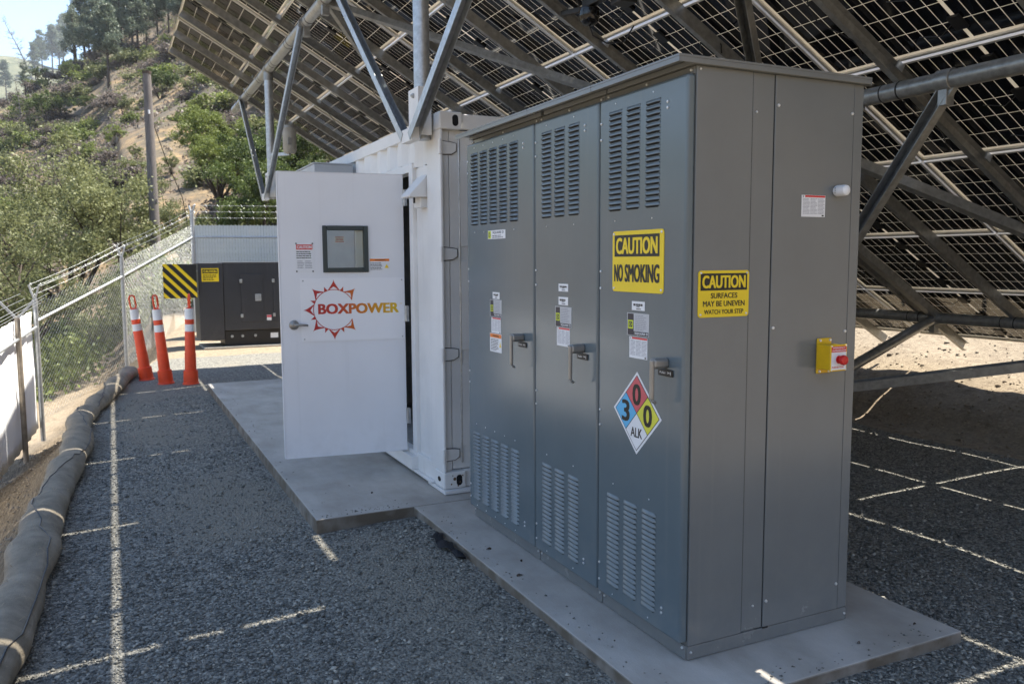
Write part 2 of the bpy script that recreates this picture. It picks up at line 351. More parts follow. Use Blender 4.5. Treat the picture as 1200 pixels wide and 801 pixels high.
def ground_mat():
    mt = bpy.data.materials.new('ground_soil_and_gravel'); mt.use_nodes = True; t = mt.node_tree; b = t.nodes['Principled BSDF']; N = t.nodes.new; K = t.links.new
    tc = N('ShaderNodeTexCoord'); P = tc.outputs['Object']
    def noise(s, d=6, r=.6, vec=P):
        n = N('ShaderNodeTexNoise'); n.inputs['Scale'].default_value = s; n.inputs['Detail'].default_value = d; n.inputs['Roughness'].default_value = r; K(vec, n.inputs['Vector']); return n.outputs[0]
    def ramp(src, stops):
        r_ = N('ShaderNodeValToRGB'); e = r_.color_ramp.elements
        e[0].position, e[0].color = stops[0][0], (*stops[0][1], 1); e[1].position, e[1].color = stops[-1][0], (*stops[-1][1], 1)
        for p, c in stops[1:-1]: q = e.new(p); q.color = (*c, 1)
        K(src, r_.inputs[0]); return r_.outputs[0]
    def mix(f, a, b_):
        m_ = N('ShaderNodeMix'); m_.data_type = 'RGBA'; K(f, m_.inputs[0]); K(a, m_.inputs[6]); K(b_, m_.inputs[7]); return m_.outputs[2]
    ag = N('ShaderNodeAttribute'); ag.attribute_name = 'gravel'; af = N('ShaderNodeAttribute'); af.attribute_name = 'far'
    vo = N('ShaderNodeTexVoronoi'); vo.inputs['Scale'].default_value = 62; K(P, vo.inputs['Vector'])
    vc = N('ShaderNodeSeparateColor'); K(vo.outputs['Color'], vc.inputs[0])
    gcol = ramp(vc.outputs[0], [(0, (.07, .07, .063)), (.5, (.18, .177, .158)), (1, (.33, .318, .275))])
    fines = ramp(noise(140, 4, .7), [(.3, (.165, .153, .125)), (.7, (.28, .26, .212))])
    afn = N('ShaderNodeAttribute'); afn.attribute_name = 'fines'; fa_ = N('ShaderNodeMath'); fa_.operation = 'MULTIPLY_ADD'; fa_.inputs[1].default_value = .6; K(noise(22, 6, .7), fa_.inputs[0]); K(afn.outputs['Fac'], fa_.inputs[2]); fm = ramp(fa_.outputs[0], [(.55, (0, 0, 0)), (.95, (.9, .9, .9))])
    gr = mix(fm, gcol, fines)
    mp = N('ShaderNodeMapping'); mp.inputs['Rotation'].default_value = (0, 0, .5); mp.inputs['Scale'].default_value = (1, .22, 1); K(P, mp.inputs[0])
    soil = ramp(noise(9, 8, .7), [(.3, (.15, .115, .08)), (.5, (.23, .185, .13)), (.72, (.32, .265, .19))])
    straw = ramp(noise(26, 7, .75, mp.outputs[0]), [(.42, (0, 0, 0)), (.62, (1, 1, 1))])
    strawc = ramp(noise(40, 3, .5), [(.3, (.18, .145, .10)), (.7, (.36, .30, .215))])
    soil = mix(straw, soil, strawc)
    mpb = N('ShaderNodeMapping'); mpb.inputs['Rotation'].default_value = (0, 0, -.12); mpb.inputs['Scale'].default_value = (1, .07, .6); K(P, mpb.inputs[0])
    fib = noise(55, 6, .8, mpb.outputs[0]); blanket = ramp(fib, [(.36, (.05, .038, .026)), (.5, (.14, .108, .07)), (.64, (.27, .215, .145))])
    ab = N('ShaderNodeAttribute'); ab.attribute_name = 'bank'; soil = mix(ab.outputs['Fac'], soil, blanket)
    hillc = ramp(noise(.11, 9, .72), [(.36, (.075, .062, .05)), (.45, (.13, .10, .07)), (.54, (.22, .155, .085)), (.66, (.32, .23, .12)), (.8, (.19, .145, .10))])
    hv = ramp(noise(.4, 9, .8), [(.44, (0, 0, 0)), (.56, (.85, .85, .85))]); brush = ramp(noise(2.2, 5, .7), [(.35, (.055, .05, .038)), (.7, (.13, .115, .085))])
    hillc = mix(hv, hillc, brush); ar_ = N('ShaderNodeAttribute'); ar_.attribute_name = 'ridge'; wood = ramp(noise(.09, 6, .7), [(.35, (.07, .085, .055)), (.65, (.15, .15, .10))]); hillc = mix(ar_.outputs['Fac'], hillc, wood)
    base = mix(af.outputs['Fac'], soil, hillc)
    gm = N('ShaderNodeMath'); gm.operation = 'MULTIPLY_ADD'; gm.inputs[1].default_value = .5; gm.inputs[2].default_value = -.25; K(noise(7, 5, .7), gm.inputs[0])
    ga = N('ShaderNodeMath'); ga.use_clamp = True; K(ag.outputs['Fac'], ga.inputs[0]); K(gm.outputs[0], ga.inputs[1])
    gs = ramp(ga.outputs[0], [(.4, (0, 0, 0)), (.6, (1, 1, 1))])
    col = mix(gs, base, gr); K(col, b.inputs['Base Color']); b.inputs['Roughness'].default_value = .92; b.inputs['Specular IOR Level'].default_value = .25
    hmix = N('ShaderNodeMix'); hmix.data_type = 'FLOAT'; K(gs, hmix.inputs[0])
    inv = N('ShaderNodeMath'); inv.operation = 'MULTIPLY_ADD'; inv.inputs[1].default_value = -1.2; inv.inputs[2].default_value = 1; K(vo.outputs['Distance'], inv.inputs[0])
    sb = N('ShaderNodeMath'); sb.operation = 'ADD'; K(noise(18, 9, .75), sb.inputs[0]); K(fib, sb.inputs[1])
    K(sb.outputs[0], hmix.inputs[2]); K(inv.outputs[0], hmix.inputs[3])
    bp = N('ShaderNodeBump'); bp.inputs['Strength'].default_value = .55; bp.inputs['Distance'].default_value = .03; K(hmix.outputs[0], bp.inputs['Height']); K(bp.outputs[0], b.inputs['Normal'])
    return mt
ground()

def pebbles():
    # near gravel as small stones, denser where the camera is close
    N = 200000
    a = rng.uniform(0, 1, N); d = 1.9 * (11.5 / 1.9) ** a
    th = rng.uniform(-.2, 1.08, N); x = CAM[0] + d * np.sin(th); y = CAM[1] + d * np.cos(th)
    ok = (x > wattle_x(y) + .06) & (x < 4.85) & (y > -.9) & (y < 11)
    ok &= ~((x > -.31) & (x < 1.27) & (y > -.34) & (y < 2.6)); ok &= ~((x > -.96) & (x < 2.65) & (y > 2.48) & (y < 9.15))
    ok &= rng.random(N) > np.clip(fines(x, y) * 1.2 - .1, 0, .55)
    x, y, d = x[ok], y[ok], d[ok]; n = len(x)
    s = np.clip(rng.lognormal(-5.0, .45, n), .003, .021)
    s[:: 90] *= 1.6
    ex = []
    for _ in range(260):
        q = rng.random(); e = abs(rng.normal(0, .06))
        if q < .3: ex.append((-.28 + e, rng.uniform(-.3, 2.4)))
        elif q < .5: ex.append((rng.uniform(-.28, 1.2), -.3 + e))
        elif q < .8: ex.append((-.92 + e * 1.5, rng.uniform(2.55, 8.8)))
        else: ex.append((rng.uniform(-.9, -.3), 2.54 + e))
    ex = np.array(ex); x = np.r_[x, ex[:, 0]]; y = np.r_[y, ex[:, 1]]; s = np.r_[s, rng.uniform(.003, .009, len(ex))]; n0 = n; n = len(x)
    T = np.array([(1, 0, 0), (0, 1, 0), (-1, 0, 0), (0, -1, 0), (0, 0, .7), (0, 0, -.6)], float)
    TF = np.array([(0, 1, 4), (1, 2, 4), (2, 3, 4), (3, 0, 4), (1, 0, 5), (2, 1, 5), (3, 2, 5), (0, 3, 5)])
    sh = rng.uniform(.55, 1.15, (n, 6, 1)); V = T[None] * sh * s[:, None, None] * np.array([1, .8, .75])
    V += rng.normal(0, .16, (n, 6, 3)) * s[:, None, None]
    c, q = np.cos(rng.uniform(0, 6.28, n)), np.sin(rng.uniform(0, 6.28, n)); nn = np.hypot(c, q) + 1e-6; c /= nn; q /= nn
    X = V[..., 0] * c[:, None] - V[..., 1] * q[:, None]; Y = V[..., 0] * q[:, None] + V[..., 1] * c[:, None]
    z = height(x, y) + s * .25; z[n0:] = s[n0:] * .45
    P = np.stack([X + x[:, None], Y + y[:, None], V[..., 2] + z[:, None]], -1).reshape(-1, 3)
    F_ = (TF[None] + (np.arange(n) * 6)[:, None, None]).reshape(-1, 3)
    me = bpy.data.meshes.new('gravel'); me.vertices.add(len(P)); me.vertices.foreach_set('co', P.ravel())
    me.loops.add(F_.size); me.loops.foreach_set('vertex_index', F_.ravel().astype(np.int32)); me.polygons.add(len(F_))
    me.polygons.foreach_set('loop_start', np.arange(len(F_), dtype=np.int32) * 3); me.update()
    mt = bpy.data.materials.new('crushed_stone'); mt.use_nodes = True; t = mt.node_tree; b = t.nodes['Principled BSDF']
    g = t.nodes.new('ShaderNodeNewGeometry'); rp = t.nodes.new('ShaderNodeValToRGB'); e = rp.color_ramp.elements
    e[0].color = (.08, .08, .071, 1); e[1].color = (.42, .4, .34, 1); k = e.new(.5); k.color = (.17, .168, .149, 1); k = e.new(.85); k.color = (.26, .252, .218, 1)
    t.links.new(g.outputs['Random Per Island'], rp.inputs[0]); t.links.new(rp.outputs[0], b.inputs['Base Color']); b.inputs['Roughness'].default_value = .85
    me.materials.append(mt)
    o = link('gravel', me, kind='stuff'); o['label'] = 'grey crushed stone gravel covering the yard'
pebbles()
def clods():                                               # lumps of soil and stones on the cut bank at the right and the slope at the left
    n1, n2 = 4200, 2600
    x = np.r_[4.75 + rng.gamma(1.6, .9, n1), wattle_x(np.linspace(0, 13, n2)) - .35 - rng.gamma(1.4, .5, n2)]; y = np.r_[rng.uniform(-1.5, 9, n1), np.linspace(0, 13, n2) + rng.normal(0, .1, n2)]
    s = np.clip(rng.lognormal(-4.6, .55, n1 + n2), .004, .036); n = len(x); T = np.array([(1, 0, 0), (0, 1, 0), (-1, 0, 0), (0, -1, 0), (0, 0, .7), (0, 0, -.6)]); TF = [(0, 1, 4), (1, 2, 4), (2, 3, 4), (3, 0, 4), (1, 0, 5), (2, 1, 5), (3, 2, 5), (0, 3, 5)]
    V = (T[None] * rng.uniform(.6, 1.2, (n, 6, 1)) + rng.normal(0, .2, (n, 6, 3))) * s[:, None, None] + np.stack([x, y, height(x, y) + s * .2], -1)[:, None]
    F_ = (np.array(TF)[None] + (np.arange(n) * 6)[:, None, None]).reshape(-1, 3); me = bpy.data.meshes.new('soil_clods'); me.vertices.add(n * 6); me.vertices.foreach_set('co', V.ravel())
    me.loops.add(F_.size); me.loops.foreach_set('vertex_index', F_.ravel().astype(np.int32)); me.polygons.add(len(F_)); me.polygons.foreach_set('loop_start', np.arange(len(F_), dtype=np.int32) * 3); me.update()
    me.materials.append(mat('soil_lumps', (.22, .175, .125), .95, 0, .3, 9, col2=(.33, .27, .195))); o = link('soil_clods', me, kind='stuff'); o['label'] = 'lumps of dry soil on the banks'
clods()

# concrete slabs
def dirty_sides(mt):                                      # soil splashed on the cut edges of the slabs
    t = mt.node_tree; b = t.nodes['Principled BSDF']; src = b.inputs['Base Color'].links[0].from_socket; N = t.nodes.new; K = t.links.new
    g = N('ShaderNodeNewGeometry'); sx = N('ShaderNodeSeparateXYZ'); K(g.outputs['True Normal'], sx.inputs[0])
    mr = N('ShaderNodeMapRange'); mr.inputs[1].default_value = .75; mr.inputs[2].default_value = .2; K(sx.outputs[2], mr.inputs[0])
    tc = N('ShaderNodeTexCoord'); n = N('ShaderNodeTexNoise'); n.inputs['Scale'].default_value = 7; n.inputs['Detail'].default_value = 8; K(tc.outputs['Object'], n.inputs['Vector'])
    mu = N('ShaderNodeMath'); mu.operation = 'MULTIPLY'; K(mr.outputs[0], mu.inputs[0]); K(n.outputs[0], mu.inputs[1]); m2 = N('ShaderNodeMath'); m2.operation = 'MULTIPLY'; m2.use_clamp = True; m2.inputs[1].default_value = 1.7; K(mu.outputs[0], m2.inputs[0])
    # pale drag marks and darker water stains on top
    n2 = N('ShaderNodeTexNoise'); n2.inputs['Scale'].default_value = 1.1; n2.inputs['Detail'].default_value = 9; n2.inputs['Roughness'].default_value = .72; mp = N('ShaderNodeMapping'); mp.inputs['Scale'].default_value = (2.2, .7, 1); K(tc.outputs['Object'], mp.inputs[0]); K(mp.outputs[0], n2.inputs['Vector'])
    r2 = N('ShaderNodeValToRGB'); e = r2.color_ramp.elements; e[0].position = .36; e[0].color = (.84, .82, .78, 1); e[1].position = .64; e[1].color = (1.06, 1.06, 1.06, 1); K(n2.outputs[0], r2.inputs[0])
    mm = N('ShaderNodeMix'); mm.data_type = 'RGBA'; mm.blend_type = 'MULTIPLY'; mm.inputs[0].default_value = 1; K(src, mm.inputs[6]); K(r2.outputs[0], mm.inputs[7])
    mx = N('ShaderNodeMix'); mx.data_type = 'RGBA'; K(m2.outputs[0], mx.inputs[0]); K(mm.outputs[2], mx.inputs[6]); mx.inputs[7].default_value = (.13, .105, .075, 1); K(mx.outputs[2], b.inputs['Base Color'])
dirty_sides(M_CONC)
def dusty(mt, amount):                                     # dust settled low on the cabinet and faint run marks
    t = mt.node_tree; b = t.nodes['Principled BSDF']; src = b.inputs['Base Color'].links[0].from_socket; N = t.nodes.new; K = t.links.new
    tc = N('ShaderNodeTexCoord'); sx = N('ShaderNodeSeparateXYZ'); K(tc.outputs['Object'], sx.inputs[0])
    mr = N('ShaderNodeMapRange'); mr.inputs[1].default_value = .55; mr.inputs[2].default_value = 0; K(sx.outputs[2], mr.inputs[0])
    n = N('ShaderNodeTexNoise'); n.inputs['Scale'].default_value = 5; n.inputs['Detail'].default_value = 9; n.inputs['Roughness'].default_value = .7; K(tc.outputs['Object'], n.inputs['Vector'])
    rp = N('ShaderNodeValToRGB'); rp.color_ramp.elements[0].position = .46; rp.color_ramp.elements[1].position = .7; K(n.outputs[0], rp.inputs[0])
    mu = N('ShaderNodeMath'); mu.operation = 'MULTIPLY'; K(mr.outputs[0], mu.inputs[0]); K(rp.outputs[0], mu.inputs[1])
    mp = N('ShaderNodeMapping'); mp.inputs['Scale'].default_value = (28, 28, .7); K(tc.outputs['Object'], mp.inputs[0]); n2 = N('ShaderNodeTexNoise'); n2.inputs['Scale'].default_value = 1; n2.inputs['Detail'].default_value = 5; K(mp.outputs[0], n2.inputs['Vector'])
    r2 = N('ShaderNodeValToRGB'); r2.color_ramp.elements[0].position = .6; r2.color_ramp.elements[1].position = .85; r2.color_ramp.elements[1].color = (.5, .5, .5, 1); K(n2.outputs[0], r2.inputs[0])
    ad = N('ShaderNodeMath'); ad.operation = 'ADD'; K(mu.outputs[0], ad.inputs[0]); K(r2.outputs[0], ad.inputs[1]); m3 = N('ShaderNodeMath'); m3.operation = 'MULTIPLY'; m3.use_clamp = True; m3.inputs[1].default_value = amount; K(ad.outputs[0], m3.inputs[0])
    mx = N('ShaderNodeMix'); mx.data_type = 'RGBA'; K(m3.outputs[0], mx.inputs[0]); K(src, mx.inputs[6]); mx.inputs[7].default_value = (.34, .32, .28, 1); K(mx.outputs[2], b.inputs['Base Color'])
    ro = N('ShaderNodeMath'); ro.operation = 'MULTIPLY_ADD'; ro.inputs[1].default_value = .5; ro.inputs[2].default_value = b.inputs['Roughness'].default_value; K(m3.outputs[0], ro.inputs[0]); K(ro.outputs[0], b.inputs['Roughness'])
dusty(M_CAB, .17); dusty(M_CABSKY, .17); dusty(M_WHITE, .35); dusty(M_DOORW, .25); dusty(M_GEN, .2)
def slab(name, a, b, label):
    mb = MB(); mb.box(a, b); o = mb.build(name, M_CONC, None, bevel=.006, kind='structure'); o['label'] = label
    return o
slab('concrete_slab', (-.292, -.316, -.15), (1.25, 2.514, 0), 'pale concrete slab under the tall grey cabinet')
slab('concrete_slab', (-.935, 2.52, -.19), (2.6, 9.08, .0005), 'pale concrete slab under the white container')

# ------------------------------------------------------------------ grey electrical cabinet
def cabinet():
    Hh, L, D = 2.352, 2.16, .8875
    cab = thing('electrical_cabinet', 'tall grey three-door steel electrical cabinet with louvers on a concrete slab', 'electrical cabinet', (0, 0, 0))
    FF = frame((-.036, 0, 0), (0, -1, 0), (0, 0, 1), (-1, 0, 0))      # u = -Y
    FE = frame((0, 0, 0), (1, 0, 0), (0, 0, 1), (0, -1, 0))
    splits = [(1.2615, 2.16), (.629, 1.2605), (0., .628)]            # door 1 (far), 2, 3
    b = MB(); b.box((0.004, .008, .01), (D, L, Hh)); b.build('cabinet_body', M_CAB, cab, bevel=.003)
    # header strip joints
    for (y0, y1) in splits:
        b = MB(); b.box((-.003, y0 + .003, .004), (.006, y1 - .003, .062)); b.build('base_channel', M_CAB, cab, bevel=.002)
        b = MB(); b.box((-.002, y0 + .002, 2.322), (.006, y1 - .002, 2.35)); b.build('header_strip', M_CAB, cab, bevel=.001)
    b = MB(); b.box((.003, -.004, .004), (D + .003, .01, .06)); b.build('base_channel', M_CAB, cab, bevel=.002)
    # end panels
    for (x0, x1, z0, z1, p) in ((.004, .279, .063, Hh, .006), (.283, .393, .066, Hh, .002), (.397, .831, .063, Hh, .006), (.835, D, .063, Hh, .004)):
        b = MB(); b.box((x0, -p, z0), (x1, .012, z1)); b.build('end_panel', M_CAB, cab, bevel=.0025)
    b = MB(); b.box((.396, -.0075, .0585), (.425, -.0055, .066)); b.build('end_slot', M_SLOT, cab)
    b = MB()
    for yg in (.6285, 1.261): b.box((-.0065, yg - .012, .08), (.0035, yg + .012, 2.32))
    for xg in (.281, .395, .833): b.box((xg - .0035, -.0012, .067), (xg + .0035, .0075, 2.35))
    b.build('seam_shade_strips', M_SLOT, cab, kind='stuff')  # black strips painted in for the shade deep in the gaps
    # roof: three lipped sheets overhanging the doors
    for (y0, y1) in [(1.2165, 2.135 + .05), (.598, 1.2135), (-.032, .595)]:
        b = MB(); b.box((-.1, y0, 2.372), (D + .016, y1, 2.381)); b.box((-.1, y0, 2.352), (-.094, y1, 2.3715))
        b.box((D + .01, y0, 2.348), (D + .016, y1, 2.3715)); b.box((-.0935, y0 + (.0 if y0 > 0 else .0), 2.352), (D + .0095, y0 + .005, 2.3715)) if y0 < 0 else None
        b.box((-.02, y0 + .008, 2.3525), (D, y1 - .008, 2.3705)) if y0 < 0 else b.box((-.02, y0, 2.3525), (D, y1 - .03, 2.3705))
        b.build('roof_sheet', M_CAB, cab, bevel=.0015)
    # louver mesh shared by all louvers
    lw, lp = .102, .0226
    def louver_vf(F, uc, v0):
        h = lw / 2; k = .012; P = []
        for u, s in ((-h, 0), (-h + k, 1), (h - k, 1), (h, 0)):
            P += [F(uc + u, v0 + lp * .97, 0), F(uc + u, v0 + lp * .66, .006 * s), F(uc + u, v0 + .0085, .0105 * s), F(uc + u, v0 + .0072, .0095 * s), F(uc + u * (1 if s else .93), v0 + (.0006 if s else .0072), .0004)]
        fs = []; mi = []
        for i in range(3):
            for j in range(4): fs.append((i * 5 + j, i * 5 + j + 1, i * 5 + j + 6, i * 5 + j + 5)); mi.append(1 if j == 3 else 0)
        return P, fs, mi
    lm = MB(); P, fs, mi = louver_vf(lambda a, b_, c: Vector((-c, -a, b_)), 0, 0); lm.add(P, fs); lm.mi = mi
    LM = lm.mesh('louver'); LM.materials.append(M_CABSKY); LM.materials.append(M_SLOT); LM.shade_smooth(); LM.set_sharp_from_angle(angle=R(50))
    colsy = [[2.039, 1.905, 1.771, 1.637, 1.5], [1.1245, .99, .8515], [.4935, .3575, .2175]]
    labels = ['far door of the cabinet, five columns of louvers', 'middle door of the cabinet, three columns of louvers', 'near door of the cabinet, carrying the hazard diamond']
    doors = []
    for di, (y0, y1) in enumerate(splits):
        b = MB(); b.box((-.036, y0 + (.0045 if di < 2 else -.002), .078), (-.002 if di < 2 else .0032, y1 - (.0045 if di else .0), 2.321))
        dr = b.build('door', M_CABSKY, cab, bevel=.012, seg=4, label=labels[di]); doors.append(dr)
        bank = MB()
        for yc in colsy[di]:
            for z0 in (1.832, .14):
                for k in range(19):
                    zz = z0 + k * lp
                    if di == 0:
                        P, fs, mi = louver_vf(FF, -yc, zz); o0 = len(bank.f); bank.add(P, fs); bank.mi[o0:] = mi
                    else:
                        o = bpy.data.objects.new('louver', LM); COL.objects.link(o); o.parent = dr; o.location = (-.036, yc, zz)
        if di == 0: bank.build('louvers', [M_CABSKY, M_SLOT], dr, smooth='auto', kind='stuff')
        s = MB()
        sl_ = y1 - .03; sr = y0 + .095
        for z in (2.22, 2.15, 1.57, 1.495, .94, .87, .22, .14): s.lathe([(.006, 0), (.0055, .004), (.002, .005)], (-sl_ - .01 if di == 0 else -sl_ - .008, z), 6, F=FF)
        for z in (2.236, 2.213, .185, .165): s.lathe([(.006, 0), (.0055, .004), (.002, .005)], (-sr - .025, z), 6, F=FF)
        for z in (2.29, 1.79, .62, .105):
            for yc in (colsy[di] if di == 0 else colsy[di][::2]): s.lathe([(.0035, 0), (.003, .002)], (-yc, z), 6, F=FF)
        s.build('screws', M_SCREW, dr, kind='stuff')
        # handle: escutcheon, hub and drop lever
        hy, hz = (1.395, 1.206) if di == 0 else ((.76, 1.206) if di == 1 else (.108, 1.208))
        h = MB()
        h.fpoly(FF, [(-hy - .02, hz - .02), (-hy + .012, hz - .02), (-hy + .02, hz - .008), (-hy + .02, hz + .014), (-hy + .01, hz + .022), (-hy - .02, hz + .022)], .001, .068)
        h.build('door_handle', M_STEELH, dr, bevel=.006, seg=3)
        h = MB()
        h.bar(FF(-hy, hz + .018, .07), FF(-hy - .002, hz - .145, .07), .021, .016, (1, 0, 0))
        h.bar(FF(-hy - .002, hz - .145, .07), FF(-hy - .002, hz - .16, .05), .02, .012, (0, 0, 1))
        h.build('handle_lever', M_STEELH, dr, bevel=.006, seg=3)
        h = MB(); h.fbox(FF, -hy - .05, -hy + .048, hz - .052, hz - .024, .0005, .006)
        h.build('handle_plate', M_BLACK, dr, bevel=.003)
        h = MB(); text(h, FF, 'PUSH', -hy - .035, -hy + .002, hz - .043, hz - .034, .0075, .02); text(h, FF, '>|', -hy + .015, -hy + .038, hz - .045, hz - .032, .0075, .03); h.build('handle_lettering', M_REFL, dr)
    s = MB()
    for y in (2.13, 1.7, 1.29, 1.235, .95, .66, .6, .31, .02): s.lathe([(.006, 0), (.0055, .005), (.002, .006)], (-y, 2.338), 6, F=frame((-.002, 0, 0), (0, -1, 0), (0, 0, 1), (-1, 0, 0)))
    for y in (2.14, 1.28, 1.24, .65, .61, .02): s.lathe([(.006, 0), (.0055, .005), (.002, .006)], (-y, .05), 6, F=frame((-.003, 0, 0), (0, -1, 0), (0, 0, 1), (-1, 0, 0)))
    for x, z in ((.411, 2.233), (.82, 2.229), (.411, 1.34), (.82, 1.31), (.411, .178), (.818, .181)): s.lathe([(.007, .006), (.0065, .011), (.002, .012)], (x, z), 6, F=FE)
    for x, z in ((.878, .032), (.02, .035), (.3, 2.2), (.34, .17), (.02, 2.34)): s.lathe([(.005, .004), (.0045, .009), (.002, .01)], (x, z), 6, F=FE)
    s.build('screws', M_SCREW, cab, kind='stuff')

    # ---- signs on the doors
    def plate(F, u0, u1, v0, v1, m_, name, label=None, t=.0015, bev=0, r=.0, parent=cab, n0=.0002):
        b = MB()
        if r:
            pts = []
            for cu, cv, a0 in ((u1 - r, v1 - r, 0), (u0 + r, v1 - r, 90), (u0 + r, v0 + r, 180), (u1 - r, v0 + r, 270)):
                for k in range(5): a = R(a0 + k * 22.5); pts.append((cu + r * math.cos(a), cv + r * math.sin(a)))
            b.fpoly(F, pts, n0, t)
        else: b.fbox(F, u0, u1, v0, v1, n0, t)
        return b.build(name, m_, parent, bevel=bev, label=label)
    sg = plate(FF, -.506, -.132, 1.485, 1.744, M_YEL, 'caution_sign', 'yellow and black sign reading CAUTION NO SMOKING', .003, r=.015)
    b = MB(); b.fbox(FF, -.49, -.16, 1.635, 1.727, .0032, .0036); text(b, FF, 'NO', -.492, -.422, 1.527, 1.603, .0038, .026); text(b, FF, 'SMOKING', -.41, -.158, 1.527, 1.603, .0038, .026); b.build('sign_lettering', M_INK, sg)
    b = MB(); text(b, FF, 'CAUTION', -.478, -.172, 1.646, 1.716, .0039, .032); b.build('sign_heading', M_YEL, sg)
    s = MB()
    for u in (-.494, -.146):
        for v in (1.499, 1.732): s.lathe([(.006, .003), (.005, .006), (.002, .007)], (u, v), 8, F=FF)
    s.build('rivets', M_SCREW, sg, kind='stuff')
    FE6 = frame((0, -.006, 0), (1, 0, 0), (0, 0, 1), (0, -1, 0))
    sg = plate(FE6, .024, .277, 1.395, 1.578, M_YEL, 'caution_sign', 'yellow sign reading CAUTION SURFACES MAY BE UNEVEN', .003, r=.012)
    b = MB(); b.fbox(FE6, .034, .267, 1.5, 1.567, .0032, .0036)
    text(b, FE6, 'SURFACES', .085, .218, 1.469, 1.49, .0038, .022); text(b, FE6, 'MAY BE UNEVEN', .047, .256, 1.437, 1.459, .0038, .022); text(b, FE6, 'WATCH YOUR STEP', .053, .25, 1.407, 1.425, .0038, .022); b.build('sign_lettering', M_INK, sg)
    b = MB(); text(b, FE6, 'CAUTION', .042, .259, 1.509, 1.559, .0039, .03); b.build('sign_heading', M_YEL, sg)
    s = MB()
    for u in (.036, .265):
        for v in (1.406, 1.568): s.lathe([(.005, .003), (.004, .006), (.002, .007)], (u, v), 8, F=FE6)
    s.build('rivets', M_SCREW, sg, kind='stuff')
    # hazard diamond
    c = (-.312, .971); q = .178
    b = MB(); b.fpoly(FF, [(c[0] + q, c[1]), (c[0], c[1] + q), (c[0] - q, c[1]), (c[0], c[1] - q)], .0002, .0012); dm = b.build('hazard_diamond', M_PAPER, cab, label='square-on-point hazard sign with blue 3, red 0, yellow 0 and white ALK')
    def dia(cu, cv, h): return [(cu + h, cv), (cu, cv + h), (cu - h, cv), (cu, cv - h)]
    h = .077; o_ = .081
    b = MB(); b.fpoly(FF, dia(c[0], c[1], .164), .0013, .0016); b.build('diamond_outline', M_INK, dm)
    for nm, cu, cv, mm in (('red_quarter', 0, o_, M_PINK), ('blue_quarter', -o_, 0, M_BLUE), ('yellow_quarter', o_, 0, M_YEL2), ('white_quarter', 0, -o_, M_PAPER)):
        b = MB(); b.fpoly(FF, dia(c[0] + cu, c[1] + cv, .0785), .0017, .0021); b.build(nm, mm, dm)
    b = MB()
    text(b, FF, '0', c[0] - .032, c[0] + .032, c[1] + .034, c[1] + .126, .0024, .03); text(b, FF, '3', c[0] - o_ - .032, c[0] - o_ + .03, c[1] - .047, c[1] + .047, .0024, .03)
    text(b, FF, '0', c[0] + o_ - .032, c[0] + o_ + .032, c[1] - .047, c[1] + .047, .0024, .03); text(b, FF, 'ALK', c[0] - .043, c[0] + .043, c[1] - .105, c[1] - .063, .0024, .022)
    b.build('diamond_lettering', M_INK, dm)
    # data labels
    def small(u0, u1, v0, v1, seed):
        o = plate(FF, u0, u1, v0, v1, M_PAPER, 'white_label', t=.001); b = MB(); w_ = u1 - u0
        print_lines(b, FF, u0 + .12 * w_, u1 - .05 * w_, v0 + .35 * (v1 - v0), v1 - .1 * (v1 - v0), .0012, 1, 1, seed=seed); print_lines(b, FF, u0 + .35 * w_, u1 - .25 * w_, v0 + .05 * (v1 - v0), v0 + .55 * (v1 - v0), .0012, 2, 1, seed=seed + 1); b.build('fine_print', M_INK, o)
    def squared(u0, u1, v0, v1, seed):
        o = plate(FF, u0, u1, v0, v1, M_GREYL, 'maker_label', 'grey and navy label with a lime letter D inside a square', t=.001); W = u1 - u0; Hh_ = v1 - v0; b = MB()
        b.fbox(FF, u0 + .03 * W, u0 + .31 * W, v0 + .02 * Hh_, v1 - .03 * Hh_, .0011, .0014); b.fbox(FF, u0 + .315 * W, u1 - .02 * W, v0 + .02 * Hh_, v0 + .2 * Hh_, .0011, .0014); b.build('dark_band', M_NAVY, o)
        b = MB(); a0, a1, b0, b1 = u0 + .05 * W, u0 + .29 * W, v0 + .3 * Hh_, v0 + .68 * Hh_; t_ = .04 * W
        for A in ((a0, a1, b0, b0 + t_), (a0, a1, b1 - t_, b1), (a0, a0 + t_, b0 + t_, b1 - t_), (a1 - t_, a1, b0 + t_, b1 - t_)): b.fbox(FF, *A, .0015, .0017)
        text(b, FF, 'D', a0 + 1.6 * t_, a1 - 1.6 * t_, b0 + 1.8 * t_, b1 - 1.8 * t_, .0017, .03); b.build('maker_logo', M_LIME, o)
        b = MB(); text(b, FF, 'SQUARE D', u0 + .36 * W, u1 - .04 * W, v0 + .055 * Hh_, v0 + .165 * Hh_, .0016, .03); b.build('maker_name', M_PAPER, o)
        b = MB(); print_lines(b, FF, u0 + .38 * W, u1 - .06 * W, v0 + .24 * Hh_, v1 - .05 * Hh_, .0012, 9, 1, seed=seed); b.build('fine_print', M_PRINT, o)
